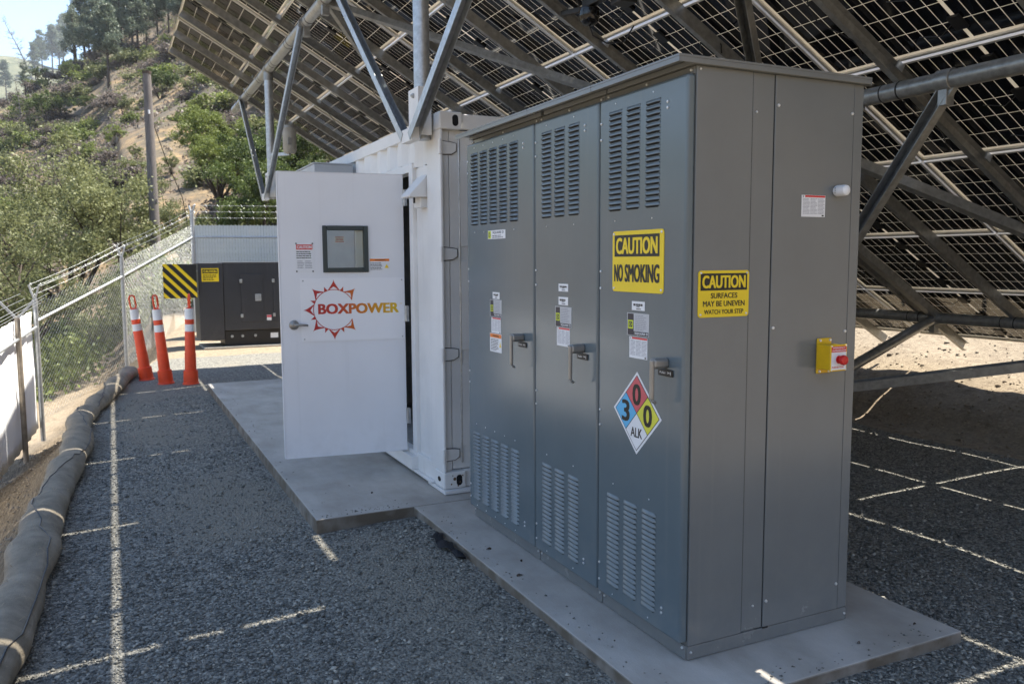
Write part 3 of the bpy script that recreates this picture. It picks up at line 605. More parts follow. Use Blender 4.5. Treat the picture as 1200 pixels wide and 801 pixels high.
    def warn(u0, u1, v0, v1, seed, F=FF, hm=M_RED, txt='DANGER'):
        o = plate(F, u0, u1, v0, v1, M_PAPER, 'warning_label', t=.001); W = u1 - u0; h_ = v1 - v0; b = MB()
        b.fbox(F, u0 + .14 * W, u1 - .01 * W, v1 - .1 * h_, v1 - .01 * h_, .0011, .0013); b.build('red_band', hm, o)
        b = MB(); print_lines(b, F, u0 + .06 * W, u1, v0 + .12 * h_, v1 - .14 * h_, .0012, 12, 3, seed=seed); b.build('fine_print', M_PRINT, o)
        b = MB(); b.fbox(F, u1 - .14 * W, u1 - .05 * W, v0 + .03 * h_, v0 + .1 * h_, .0011, .0013); text(b, F, 'i', u0 + .05 * W, u0 + .08 * W, v1 - .11 * h_, v1 - .02 * h_, .0012, .03); b.build('label_marks', M_INK, o)
    small(-.356, -.262, 1.409, 1.447, 1); squared(-.391, -.23, 1.301, 1.397, 2); warn(-.372, -.24, 1.206, 1.296, 3)
    small(-.998, -.904, 1.469, 1.506, 4); small(-.998, -.904, 1.402, 1.442, 5); squared(-1.033, -.871, 1.293, 1.394, 6); warn(-1.015, -.887, 1.2, 1.291, 7)
    small(-1.786, -1.692, 1.401, 1.44, 8); squared(-1.824, -1.665, 1.297, 1.397, 9); warn(-1.808, -1.678, 1.204, 1.294, 10)
    o = plate(FF, -1.828, -1.668, 1.093, 1.2, M_PAPER, 'warning_label', 'white label with an orange warning heading', t=.001); b = MB(); b.fbox(FF, -1.825, -1.671, 1.176, 1.198, .0011, .0013); b.build('orange_band', M_ORG, o)
    b = MB(); text(b, FF, 'WARNING', -1.79, -1.7, 1.181, 1.193, .0015, .02); print_lines(b, FF, -1.815, -1.7, 1.1, 1.17, .0012, 8, 1, seed=3); b.build('fine_print', M_INK, o)
    b = MB(); b.fpoly(FF, [(-1.7, 1.125), (-1.672, 1.125), (-1.686, 1.155)], .0011, .0014); b.build('warning_triangle', M_YEL, o)
    o = plate(FF, -1.846, -1.609, 1.745, 1.794, M_PAPER, 'name_plate', 'small white name plate reading SQUARE D', t=.0012)
    b = MB(); b.fbox(FF, -1.842, -1.803, 1.748, 1.791, .0013, .0015); b.build('lime_patch', M_LIME, o)
    b = MB(); text(b, FF, 'SQUARE D', -1.78, -1.63, 1.772, 1.788, .0014, .03); print_lines(b, FF, -1.785, -1.625, 1.748, 1.768, .0014, 2, 1, seed=5); b.build('plate_lettering', M_NAVY, o)
    b = MB(); text(b, FF, 'D', -1.835, -1.81, 1.757, 1.782, .0017, .03); b.build('plate_mark', M_NAVY, o)
    FE7 = FE6
    warn(.549, .681, 1.795, 1.884, 12, F=FE7)
    # white sensor dome on the end panel
    b = MB(); b.lathe([(.019, .006), (.019, .012), (.0235, .013), (.0235, .05), (.021, .062), (.012, .069), (.001, .071)], (.742, 1.905), 18, F=FE)
    sn = b.build('photo_sensor', M_PAPER, cab, smooth='auto', label='white stubby photo sensor on the end panel')
    b = MB(); text(b, frame((.7185, -.02, 1.905), (0, -1, 0), (0, 0, 1), (-1, 0, 0)), 'EYE', 0, .006, -.012, .012, .0005); b.build('sensor_mark', M_INK, sn)
    # emergency stop
    es = MB(); es.fbox(FE, .648, .735, 1.158, 1.262, .016, .09)
    eb = es.build('emergency_stop_box', M_YELB, cab, bevel=.004, label='yellow emergency stop box with a red push button')
    b = MB()
    b.fbox(FE, .655, .735, 1.136, 1.286, .0062, .0155)
    b.build('mounting_flange', M_YELB, eb, bevel=.004)
    b = MB(); b.fbox(FE, .645, .739, 1.154, 1.266, .0902, .096); b.build('box_lid', M_YELB, eb, bevel=.003)
    b = MB(); b.fbox(FE, .65, .734, 1.16, 1.234, .0962, .097); b.build('face_label', M_PAPER, eb)
    b = MB(); b.fbox(FE, .65, .734, 1.2345, 1.259, .0962, .097); b.build('red_heading', M_RED, eb)
    b = MB(); text(b, FE, 'EMERGENCY', .657, .727, 1.249, 1.256, .0973, .02); text(b, FE, 'SHUTDOWN STOP', .653, .731, 1.2375, 1.2445, .0973, .02); b.build('heading_lettering', M_PAPER, eb)
    b = MB(); text(b, FE, 'PUSH BUTTON', .654, .72, 1.167, 1.175, .0973, .02); b.build('face_lettering', M_RED, eb)
    b = MB(); b.lathe([(.017, .097), (.017, .101), (.011, .102), (.011, .115), (.0205, .116), (.0215, .124), (.018, .131), (.008, .134), (.001, .1345)], (.692, 1.203), 20, F=FE)
    b.build('push_button', mat('red_button', (.6, .015, .015), .3, 0, .05), eb, smooth='auto')
    b = MB()
    for u in (.651, .733):
        for v in (1.16, 1.26): b.lathe([(.0035, .096), (.003, .0985)], (u, v), 8, F=FE)
    for u, v in ((.667, 1.277), (.724, 1.277), (.667, 1.145), (.72, 1.145)): b.lathe([(.006, .0155), (.005, .021)], (u, v), 8, F=FE)
    b.build('screws', M_SCREW, eb, kind='stuff')
    return cab
cabinet()

# ------------------------------------------------------------------ white container
CX0, CY0, CW, CL, CZ0, CZ1 = 0., 2.70, 2.438, 6.06, .03, 2.62
def container():
    ct = thing('shipping_container', 'white shipping container with its side door open on the concrete slab', 'container', (0, 0, 0))
    X1, Y1 = CX0 + CW, CY0 + CL
    for x in (CX0, X1):
        for y in (CY0, Y1):
            for z in (CZ0, CZ1 - .118):
                sx = 1 if x == CX0 else -1; sy = 1 if y == CY0 else -1
                b = MB(); b.box((x - .004 * sx, y - .004 * sy, z), (x + .162 * sx, y + .178 * sy, z + .118)); cc = b.build('corner_casting', M_WHITE, ct, bevel=.01)
                if sx == 1 and sy == 1:
                    h = MB(); FEc = frame((x, y - .004, z), (1, 0, 0), (0, 0, 1), (0, -1, 0))
                    pts = [(.11 + .022 * math.cos(a), .06 + (.016 if math.sin(a) > 0 else -.016) + .022 * math.sin(a)) for a in np.linspace(0, 2 * math.pi, 20, endpoint=False)]
                    h.fpoly(FEc, pts, .0005, .0012)
                    FS = frame((x - .004, y, z), (0, -1, 0), (0, 0, 1), (-1, 0, 0))
                    pts = [(-.09 + .03 * math.cos(a), .06 + .018 * math.sin(a)) for a in np.linspace(0, 2 * math.pi, 20, endpoint=False)]
                    if z < 1: h.fpoly(FS, pts, .0005, .0012)
                    h.build('casting_holes', M_SLOT, cc, kind='stuff')
    for x in (CX0, X1 - .02):
        for y in (CY0, Y1):
            sy = 1 if y == CY0 else -1
            b = MB(); b.box((x, y + .004 * sy, CZ0 + .118), (x + .02, y + .27 * sy, CZ1 - .118)); b.box((x + (.0205 if x == CX0 else -.0605), y + .05 * sy, CZ0 + .118), (x + (.08 if x == CX0 else -.0005), y + .2 * sy, CZ1 - .118))
            b.build('corner_post', M_WHITE, ct, bevel=.006)
    # rails
    for x in (CX0 + .004, X1 - .064):
        b = MB(); b.box((x, CY0 + .178, CZ1 - .1), (x + .06, Y1 - .178, CZ1 - .006)); b.build('top_rail', M_WHITE, ct, bevel=.005)
        b = MB(); b.box((x, CY0 + .178, CZ0), (x + .05, Y1 - .178, CZ0 + .145)); b.box((x - .03 if x < 1 else x + .05, CY0 + .2, CZ0), (x if x < 1 else x + .08, Y1 - .2, CZ0 + .02)); b.build('bottom_rail', M_WHITE, ct, bevel=.004)
    for y in (CY0 + .02, Y1 - .08):
        b = MB(); b.box((.162, y, CZ1 - .11), (X1 - .162, y + .06, CZ1 - .008)); b.build('end_header', M_WHITE, ct, bevel=.005)
        b = MB(); b.box((.162, y, CZ0), (X1 - .162, y + .06, CZ0 + .12)); b.build('end_sill', M_WHITE, ct, bevel=.005)
    # corrugated walls
    def corr(x, y0, y1, z0, z1, nx):
        pts = []; y = y0; p = .278; k = 0
        prof = [(0, 0), (.072, 0), (.14, .036), (.21, .036), (.278, 0)]
        while y < y1 - .01:
            for a, d in prof[:-1]:
                if y + a < y1: pts.append((y + a, d))
            y += p
        pts.append((y1, 0)); P = [(x + nx * d, yy, z) for yy, d in pts for z in (z0, z1)]
        return P, [(2 * i, 2 * i + 1, 2 * i + 3, 2 * i + 2) for i in range(len(pts) - 1)]
    DY0, DY1 = 3.365, 4.42
    b = MB()
    for args in ((.012, 2.97, DY0 - .085, 2.3, 2.525, 1), (.012, DY0 - .085, DY1 + .085, 2.34, 2.525, 1), (.012, DY1 + .085, Y1 - .27, .17, 2.525, 1), (X1 - .012, CY0 + .27, Y1 - .27, .17, 2.525, -1)): b.add(*corr(*args))
    wl = b.build('corrugated_wall', M_WHITE, ct); sm = wl.modifiers.new('solid', 'SOLIDIFY'); sm.thickness = .004
    b = MB(); b.box((.03, 2.97, .17), (.06, DY0 - .0855, 2.299)); b.build('jamb_wall', M_WHITE, ct, bevel=.003)
    # door frame
    b = MB(); b.box((.001, DY0 - .085, .05), (.09, DY0, 2.335)); b.box((.001, DY1, .05), (.09, DY1 + .085, 2.335)); b.box((.001, DY0 + .0005, 2.275), (.09, DY1 - .0005, 2.335)); b.build('door_frame', M_WHITE, ct, bevel=.004)
    b = MB(); b.box((-.05, DY0 - .1, .052), (.1, DY1 + .1, .15)); b.build('door_sill', M_WHITE, ct, bevel=.004)
    b = MB(); b.box((.1, 2.8, .15), (X1 - .1, Y1 - .1, .17)); b.box((.1, 2.8, 2.53), (X1 - .1, Y1 - .1, 2.55)); b.box((X1 - .1, 2.8, .171), (X1 - .09, Y1 - .1, 2.529)); b.box((.1, 5.4, .171), (X1 - .101, 5.42, 2.529))
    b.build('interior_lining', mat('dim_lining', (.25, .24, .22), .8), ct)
    b = MB(); b.box((.064, CY0 + .08, CZ1 - .03), (X1 - .07, Y1 - .08, CZ1 - .012)); b.build('container_roof', M_WHITE, ct)
    # end doors and hinges
    for ya, yb in ((CY0 + .055, CY0 + .1), (Y1 - .1, Y1 - .055)):
        for xa, xb in ((.085, 1.21), (1.222, X1 - .09)): b = MB(); b.box((xa, ya, CZ0 + .125), (xb, yb, CZ1 - .115)); b.build('end_door', M_WHITE, ct, bevel=.004)
    for z0, z1 in ((.32, .9), (1.0, 1.62), (1.72, 2.3)): b = MB(); b.box((.16, CY0 + .048, z0), (.9, CY0 + .0545, z1)); b.build('door_stiffener', M_WHITE, ct, bevel=.003)
    b = MB(); b.tube([(.155, CY0 + .05, .2), (.155, CY0 + .05, 2.45)], .006, 6); b.build('door_gasket', M_GALV, ct)
    for z in (2.385, 1.67, .975, .265):
        b = MB(); b.tube([(.0, CY0 + .004, z - .05), (.0, CY0 + .004, z + .05)], .013, 10)
        b.fpoly(frame((0, CY0 + .004, z), (1, 0, 0), (0, 0, 1), (0, -1, 0)), [(.01, -.045), (.018, -.045), (.018, .043), (.01, .043)], -.04, .004); b.fpoly(frame((0, CY0 + .045, z), (1, 0, 0), (0, 0, 1), (0, -1, 0)), [(.0185, -.045), (.1, -.04), (.132, -.02), (.132, .03), (.1, .036), (.0185, .043)], -.004, .006)
        hg = b.build('container_hinge', M_WHITE, ct, bevel=.003)
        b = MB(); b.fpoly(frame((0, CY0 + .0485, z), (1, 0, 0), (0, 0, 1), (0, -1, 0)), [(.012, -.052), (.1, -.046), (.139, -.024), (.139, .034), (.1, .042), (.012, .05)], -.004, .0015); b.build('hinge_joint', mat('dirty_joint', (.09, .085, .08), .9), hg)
    # weld plate under the near corner with rusty scuffs
    b = MB(); b.box((-.012, CY0 - .04, .004), (.3, CY0 + .3, .028)); b.build('base_plate', mat('scuffed_white_paint', (.72, .72, .7), .5, 0, .1, 14, col2=(.7, .7, .69)), ct, bevel=.003)
    b = MB()
    for x, z, rr in ((.075, .1, .012), (.115, .075, .007), (.05, .065, .006), (.135, .12, .005), (.06, .125, .004), (.1, .05, .006)): b.lathe([(rr, .0045), (rr * .8, .009), (.001, .01)], (x, z), 7, F=frame((0, CY0, 0), (1, 0, 0), (0, 0, 1), (0, -1, 0)))
    b.build('weld_spatter', mat('rusty_weld', (.16, .1, .05), .8, .3, .3, 60), ct, kind='stuff')
    # wall pack light
    Fh = frame((.03, 3.19, 0), (-1, 0, 0), (0, 0, 1), (0, -1, 0))
    b = MB(); b.fpoly(Fh, [(0, 2.225), (.02, 2.225), (.15, 2.085), (.15, 2.07), (0, 2.07)], 0, .2); lt = b.build('wall_light', M_WHITE, ct, bevel=.004, label='white wedge-shaped wall light beside the door')
    b = MB(); b.fbox(Fh, .002, .06, 2.0, 2.069, .03, .17); b.build('light_body', M_WHITE, lt, bevel=.004)
    b = MB(); b.lathe([(.008, 2.03), (.008, 2.069)], (-.06, 3.07, 0), 8); b.build('light_sensor', M_BLACK, lt)
    # grey air unit further along
    b = MB(); b.box((-.355, 4.9, 1.3), (-.002, 5.9, 2.487)); au = b.build('air_unit', M_HOOD, ct, bevel=.006, label='grey steel air unit on the container side')
    b = MB(); b.box((-.362, 4.895, 2.488), (-.002, 5.905, 2.5)); b.build('unit_lid', M_HOOD, au, bevel=.003)
    # open side door
    hx, hy = -.004, 3.452
    A = Vector((hx, hy, 0)); Bp = Vector((-.914, 3.572, 0)); d = (Bp - A).normalized(); n = Vector((d.y, -d.x, 0))
    if n.y > 0: n = -n
    F = frame(A, d, (0, 0, 1), n); W = .922
    FL = frame(A, -d, (0, 0, 1), n)                            # u reads left to right
    DZ0, DZ1 = .168, 2.266
    wu0, wu1, wv0, wv1 = .282, .617, 1.54, 1.884
    b = MB(); T = -.045
    for q in ((.012, wu0, DZ0, DZ1), (wu1, W, DZ0, DZ1), (wu0, wu1, DZ0, wv0), (wu0, wu1, wv1, DZ1)): b.fbox(F, q[0], q[1], q[2], q[3], T, 0)
    dr = b.build('side_door', M_DOORW, ct, label='white side door standing open')
    b = MB(); b.fbox(F, W + .0005, W + .01, DZ0 - .003, DZ1 + .003, T - .003, .002); b.fbox(F, .012, W, DZ0 - .008, DZ0 - .0005, T - .003, .003); b.fbox(F, .012, W, DZ1 + .0005, DZ1 + .005, T - .003, .003); b.build('door_edge_trim', M_DOORW, dr, bevel=.002)
    b = MB(); fw = .034
    for q in ((wu0, wu0 + fw, wv0, wv1), (wu1 - fw, wu1, wv0, wv1), (wu0 + fw, wu1 - fw, wv0, wv0 + fw), (wu0 + fw, wu1 - fw, wv1 - fw, wv1)): b.fbox(F, *q, T - .012, .014)
    b.build('window_frame', M_WINF, dr, bevel=.005)
    b = MB(); b.fbox(F, wu0 + fw, wu1 - fw, wv0 + fw, wv1 - fw, -.012, -.006); b.build('window_glass', M_GLASS, dr)
    b = MB(); b.fbox(F, .455, .525, 1.76, 1.805, -.0155, -.014); b.fbox(F, .32, .372, wv0 + fw, wv1 - fw, -.04, -.018); b.build('window_notice', M_PAPER, dr)
    b = MB(); b.fbox(FL, -.522, -.458, 1.763, 1.768, -.0137, -.013); b.fbox(FL, -.522, -.458, 1.797, 1.802, -.0137, -.013); text(b, FL, 'CAUTION', -.516, -.464, 1.774, 1.79, -.0135, .02); b.build('notice_lettering', M_PINK, dr)
    # lever handle
    b = MB(); b.lathe([(.036, .0005), (.036, .006), (.024, .014), (.016, .018), (.014, .045), (.001, .047)], (-.838, 1.158), 20, F=FL); b.build('door_knob_rose', M_STEELH, dr, smooth='auto')
    b = MB(); b.tube([FL(-.838, 1.158, .042), FL(-.82, 1.16, .052), FL(-.785, 1.16, .052), FL(-.74, 1.155, .05)], [.012, .011, .009, .008], 10); b.build('door_lever', M_STEELH, dr, smooth=True)
    for z in (1.223, .435, 2.095): b = MB(); b.tube([(-.012, 3.44, z - .06), (-.012, 3.44, z + .06)], .012, 8); b.box((-.006, 3.405, z - .06), (.0, 3.445, z + .06)); b.build('door_hinge', M_GALV, dr)
    # logo board
    b = MB(); b.fbox(FL, -.785, -.014, 1.032, 1.498, .001, .005); lb = b.build('logo_board', M_BOARD, dr)
    lo = MB(); sc_ = (-.545, 1.264); rr = .15
    def pol(r_, a): return (sc_[0] + r_ * math.cos(R(a)), sc_[1] + r_ * math.sin(R(a)))
    nz = .0058
    for a in (45, 90, 135, 180, 225, 270, 315):
        tip = pol(.226, a); apex = pol(.172, a)
        for sgn in (1, -1):
            base = pol(rr, a + 17 * sgn); base2 = pol(rr, a + 13.5 * sgn)
            outer = []; inner = []
            for k in range(9):
                t_ = k / 8; ra = rr + (.226 - rr) * t_ ** 1.0; an = a + sgn * 17 * (1 - t_) ** 1.9; outer.append(pol(ra, an))
                ri = rr + (.172 - rr) * t_; ai = a + sgn * 13.5 * (1 - t_) ** 1.15; inner.append(pol(ri, ai))
            for k in range(8): lo.add([FL(*outer[k], nz), FL(*outer[k + 1], nz), FL(*inner[k + 1], nz), FL(*inner[k], nz)], [(0, 1, 2, 3)])
        for k in range(10):
            a0, a1 = a - 17 + 3.4 * k, a - 17 + 3.4 * (k + 1); th_ = .0025
            lo.add([FL(*pol(rr - th_ * 1.2, a0), nz), FL(*pol(rr + th_, a0), nz), FL(*pol(rr + th_, a1), nz), FL(*pol(rr - th_ * 1.2, a1), nz)], [(0, 1, 2, 3)])
    for a in (67.5, 112.5, 157.5, 202.5, 247.5, 292.5):
        for sgn in (1, -1): lo.add([FL(*pol(rr - .004, a), nz), FL(*pol(rr - .002, a + 6.5 * sgn), nz), FL(*pol(rr + .008, a + 3.5 * sgn), nz), FL(*pol(.185, a), nz)], [(0, 1, 2, 3)])
    text(lo, FL, 'BOXPOWER', -.662, -.06, 1.232, 1.309, .0058, .04)
    text(lo, FL, 'TM', -.054, -.036, 1.296, 1.304, .0058)
    V = np.array(lo.v); across = ((V - np.array(A)) @ np.array(-d) + .77) / .73
    lg = lo.build('logo', M_LOGO, lb); at = lg.data.attributes.new('across', 'FLOAT', 'POINT'); at.data.foreach_set('value', np.clip(across, 0, 1).astype(np.float32))
    s = MB()
    for u in (-.765, -.035):
        for v in (1.05, 1.48): s.lathe([(.006, .005), (.005, .008)], (u, v), 8, F=FL)
    s.build('board_screws', M_GALV, lb, kind='stuff')
    # notices on the door
    b = MB(); b.fbox(FL, -.813, -.683, 1.543, 1.76, .001, .003); nn_ = b.build('caution_notice', M_PAPER, dr)
    b = MB(); b.fbox(FL, -.806, -.69, 1.708, 1.745, .0031, .0035); b.build('red_band', M_RED, dr)
    b = MB(); text(b, FL, 'CAUTION', -.8, -.696, 1.715, 1.738, .0038, .03); b.build('band_lettering', M_PAPER, dr)
    b = MB(); print_lines(b, FL, -.805, -.69, 1.64, 1.7, .0035, 4, 1, seed=21); b.build('notice_print', M_INK, dr)
    b = MB(); print_lines(b, FL, -.8, -.69, 1.57, 1.63, .0035, 5, 2, seed=23); b.build('notice_small_print', M_PRINT, dr)
    b = MB()
    for u in (-.806, -.69):
        for v in (1.55, 1.752): b.lathe([(.006, .003), (.005, .006)], (u, v), 8, F=FL)
    b.build('notice_screws', M_BLACK, dr, kind='stuff')
    b = MB(); b.fbox(FL, -.273, -.125, 1.545, 1.64, .001, .002); b.build('warning_label', M_PAPER, dr)
    b = MB(); b.fbox(FL, -.272, -.126, 1.621, 1.639, .0022, .0025); b.build('orange_band', M_ORG, dr)
    b = MB(); text(b, FL, 'WARNING', -.235, -.155, 1.625, 1.635, .0028, .03); print_lines(b, FL, -.268, -.17, 1.555, 1.612, .0025, 5, 1, seed=8); b.build('label_print', M_INK, dr)
    b = MB(); b.fpoly(FL, [(-.162, 1.57), (-.13, 1.57), (-.146, 1.6)], .0022, .0026); b.build('warning_triangle', M_YEL, dr)
container()

# ------------------------------------------------------------------ solar array
TILT = R(30); Z0 = 4.35
UX, UZ = math.cos(TILT), -math.sin(TILT); NX, NZ = math.sin(TILT), math.cos(TILT)
def AP(s, y, h=0.): return Vector((s * UX + h * NX, y, Z0 + s * UZ + h * NZ))       # down-slope, along, above the glass
SROW = [1.905 + 1.037 * k for k in range(-3, 6)]; YCOL = [-.335 + 2.035 * k for k in range(-1, 7)]
def solar_array():
    ar = thing('solar_array', 'large tilted solar panel canopy on steel pipes above the container', 'solar array', (0, 0, 0))
    gap = .021; pw = 1.037 - gap; pl = 2.035 - gap
    Fp = frame((0, 0, 0), (UX, 0, UZ), (0, 1, 0), (NX, 0, NZ))     # origin = panel's high near corner
    fr = MB(); d = .033; fl = .014
    for (u0, u1, v0, v1, du, dv) in ((0, .003, 0, pl, 1, 0), (pw - .003, pw, 0, pl, -1, 0), (.003, pw - .003, 0, .003, 0, 1), (.003, pw - .003, pl - .003, pl, 0, -1)):
        fr.fbox(Fp, u0, u1, v0, v1, -d, .002)
    fr.fbox(Fp, .0031, fl, .0031, pl - .0031, -d, -d + .0025); fr.fbox(Fp, pw - fl, pw - .0031, .0031, pl - .0031, -d, -d + .0025)
    fr.fbox(Fp, fl + .0005, pw - fl - .0005, .0031, .02, -d, -d + .0025); fr.fbox(Fp, fl + .0005, pw - fl - .0005, pl - .02, pl - .0031, -d, -d + .0025)
    FM = fr.mesh('panel_frame'); FM.materials.append(M_ALU)
    gl = MB(); gl.fbox(Fp, .0035, pw - .0035, .0035, pl - .0035, -.005, 0); GM = gl.mesh('solar_panel'); GM.materials.append(M_BACK)
    ce = MB(); m0 = .022; cs = (pw - 2 * m0) / 6; half = (pl - 2 * m0 - .02) / 2; cy = half / 12
    for i in range(6):
        for hlf in (0, 1):
            for j in range(12):
                u = m0 + i * cs; v = m0 + hlf * (half + .02) + j * cy; g = .003
                ce.add([Fp(u + g, v + g, -.0056), Fp(u + g, v + cy - g, -.0056), Fp(u + cs - g, v + cy - g, -.0056), Fp(u + cs - g, v + g, -.0056)], [(0, 1, 2, 3)])
                ce.add([Fp(u + g, v + g, .0006), Fp(u + cs - g, v + g, .0006), Fp(u + cs - g, v + cy - g, .0006), Fp(u + g, v + cy - g, .0006)], [(0, 1, 2, 3)])
    CM = ce.mesh('cells'); CM.materials.append(M_CELL)
    jb = MB(); k = 0
    jb.fbox(Fp, -.055, .055, pl / 2 - .04, pl / 2 + .035, -.024, -.006)
    jb.tube([Fp(0, pl / 2 + .03, -.018), Fp(.05, pl / 2 + .12, -.04), Fp(.02, pl / 2 + .25, -.03)], .0035, 5)
    JM = jb.mesh('junction_box'); JM.materials.append(M_BLACK)
    for i in range(8):
        for j in range(7):
            pnl = bpy.data.objects.new('solar_panel', GM); COL.objects.link(pnl); pnl.parent = ar; pnl.location = AP(SROW[i] + gap / 2, YCOL[j] + gap / 2)
            for nm, me, kd in (('panel_frame', FM, None), ('cells', CM, 'stuff'), ('junction_box', JM, .17), ('junction_box', JM, .5), ('junction_box', JM, .83)):
                c = bpy.data.objects.new(nm, me); COL.objects.link(c); c.parent = pnl
                if kd == 'stuff': c['kind'] = kd
                elif kd: c.location = (UX * pw * kd, 0, UZ * pw * kd)
    # rafters, two per column of panels
    up = Vector((NX, 0, NZ))
    for j in range(7):
        for o, od in ((-.48, -1), (.52, 1)):
            y = (YCOL[j] + YCOL[j + 1]) / 2 + o
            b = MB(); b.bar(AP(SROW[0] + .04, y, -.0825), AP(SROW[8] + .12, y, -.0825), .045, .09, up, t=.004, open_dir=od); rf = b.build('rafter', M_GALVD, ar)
            c = MB()
            for s in SROW[1:-1]: c.bar(AP(s - .03, y - .035 * od, -.06), AP(s + .03, y - .035 * od, -.06), .012, .05, up)
            c.build('clamps', M_GALV, rf, kind='stuff')
    # pipes
    hp = lambda X: Z0 - .577 * X - .225
    pipes = [(-.05, 4.13), (2.55, hp(2.55) + .03), (5.45, hp(5.45) + .04)]
    for (x, z) in pipes:
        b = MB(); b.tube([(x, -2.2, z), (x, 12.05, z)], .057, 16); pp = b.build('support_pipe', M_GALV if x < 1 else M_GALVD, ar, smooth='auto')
        c = MB()
        for j in range(7):
            for o in (-.48, .52):
                y = (YCOL[j] + YCOL[j + 1]) / 2 + o; c.tube([(x, y - .03, z), (x, y - .022, z)], .0605, 16); c.tube([(x, y + .1, z), (x, y + .106, z)], .0605, 16)
        c.build('u_bolts', M_BLACK, pp, kind='stuff')
    # posts on the container's left corners
    def bracket(y, par):
        b = MB(); b.box((-.115, y - .1, 2.47), (-.1, y + .1, 2.79)); b.box((-.0995, y - .1, 2.47), (-.02, y - .092, 2.79)); b.box((-.0995, y + .092, 2.47), (-.02, y + .1, 2.79)); b.build('post_bracket', M_WHITE, par, bevel=.003)
        b = MB(); b.bar((-.135, y - .1, 2.475), (-.135, y + .12, 2.475), .06, .09); b.build('bracket_shoe', M_WHITE, par, bevel=.004)
        b = MB()
        for z in (2.74, 2.55): b.lathe([(.018, 0), (.016, .012), (.008, .014), (.008, .022)], (0, 0), 8, F=frame((-.115, y - .01, z), (0, -1, 0), (0, 0, 1), (-1, 0, 0)))
        b.build('bracket_bolts', M_GALV, par, kind='stuff')
    for y in (2.9, 8.8):
        b = MB(); b.tube([(-.05, y, 2.45), (-.05, y, 4.075)], .055, 16); po = b.build('post', M_GALV, ar, smooth='auto'); bracket(y, po)
        b = MB(); b.tube([(-.05, y - .09, 4.13), (-.05, y + .09, 4.13)], .064, 16); b.tube([(-.05, y, 3.98), (-.05, y, 4.09)], .062, 14); b.build('pipe_tee', M_GALVD, po, smooth='auto')
    def brace(a, b_, w=.055, up=(1, 0, 0), m_=M_GALV, od=1):
        q = MB(); q.bar(a, b_, w, w, up, t=.004, open_dir=od); o = q.build('brace', m_, ar)
        k = MB(); a_, bb = Vector(a), Vector(b_); dd = (bb - a_).normalized()
        k.bar(bb - dd * .02, bb + dd * .05, w * .6, w * 1.2, up); k.build('brace_lug', M_GALVD, o); return o
    brace((-.14, 3.0, 2.47), (-.1, 5.05, 4.1), .06, od=-1); brace((-.14, 2.84, 2.46), (-.1, .62, 4.1), .066, od=-1)
    brace((-.14, 8.9, 2.47), (-.1, 10.95, 4.1), .06, od=-1); brace((-.14, 8.74, 2.46), (-.1, 6.45, 4.1), .06, od=-1)
    for a, b_ in (((-.02, 5.6, 4.1), (2.5, 2.75, 2.63)), ((-.02, 5.6, 4.1), (2.5, 8.7, 2.66)), ((2.55, 2.4, 2.68), (0, .2, 4.1)),
                  ((2.5, 2.7, .1), (2.55, .86, 2.62)), ((2.5, 2.75, 2.6), (5.42, 3.04, 1.06)), ((2.56, 2.45, 2.66), (5.45, .3, 1.06)), ((2.5, 2.75, .45), (5.45, .3, 1.06)),
                  ((2.5, 8.7, 2.6), (5.42, 8.5, 1.06)), ((2.5, 8.7, .1), (5.42, 8.5, 1.06))):
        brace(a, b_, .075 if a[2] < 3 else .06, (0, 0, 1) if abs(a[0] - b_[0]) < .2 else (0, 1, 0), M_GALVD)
    b = MB(); b.tube([(2.5, 2.75, .1), (5.45, 3.06, 1.02)], .048, 12); b.build('strut_pipe', M_GALVD, ar, smooth='auto')
    for x, y, z in ((2.55, .86, pipes[1][1]), (5.45, 3.06, pipes[2][1]), (2.55, 2.45, pipes[1][1]), (5.45, .3, pipes[2][1]), (-.05, 5.05, 4.13), (-.05, .62, 4.13), (-.05, 5.6, 4.13), (-.05, 10.95, 4.13), (-.05, 6.45, 4.13)):
        b = MB(); b.tube([(x, y - .05, z), (x, y + .05, z)], .068, 16); b.box((x - .035, y - .03, z - .15), (x + .035, y + .03, z - .05)); b.build('pipe_clamp', M_GALVD, ar, smooth='auto', bevel=.003)
    # hanging cable loops
    b = MB()
    for x, y, z in ((2.55, 1.35, pipes[1][1]), (2.55, 1.75, pipes[1][1]), (1.2, 2.75, 3.5), (1.9, 2.2, 3.12), (.35, 6.2, 3.98), (1.6, 7.2, 3.25)):
        pts = [(x + .05 * math.cos(a) * (1 + .3 * math.sin(3 * a)), y + .1 * math.sin(a * .5), z + .085 * math.sin(a)) for a in np.linspace(-.6, 4.2, 14)]; b.tube(pts, .005, 6)
    for j in range(6):
        y = YCOL[j + 1] - 1.02 + .58
        for i in range(2, 7):
            p0, p1 = SROW[i], SROW[i + 1]; b.tube([AP(p0 + .2 + .8 * (p1 - p0 - .3) * t, y - .04 - .05 * math.sin(t * 7 + i), -.13 - .05 * math.sin(math.pi * t)) for t in np.linspace(0, 1, 8)], .0042, 5)
    b.build('cables', M_BLACK, ar, kind='stuff')
solar_array()
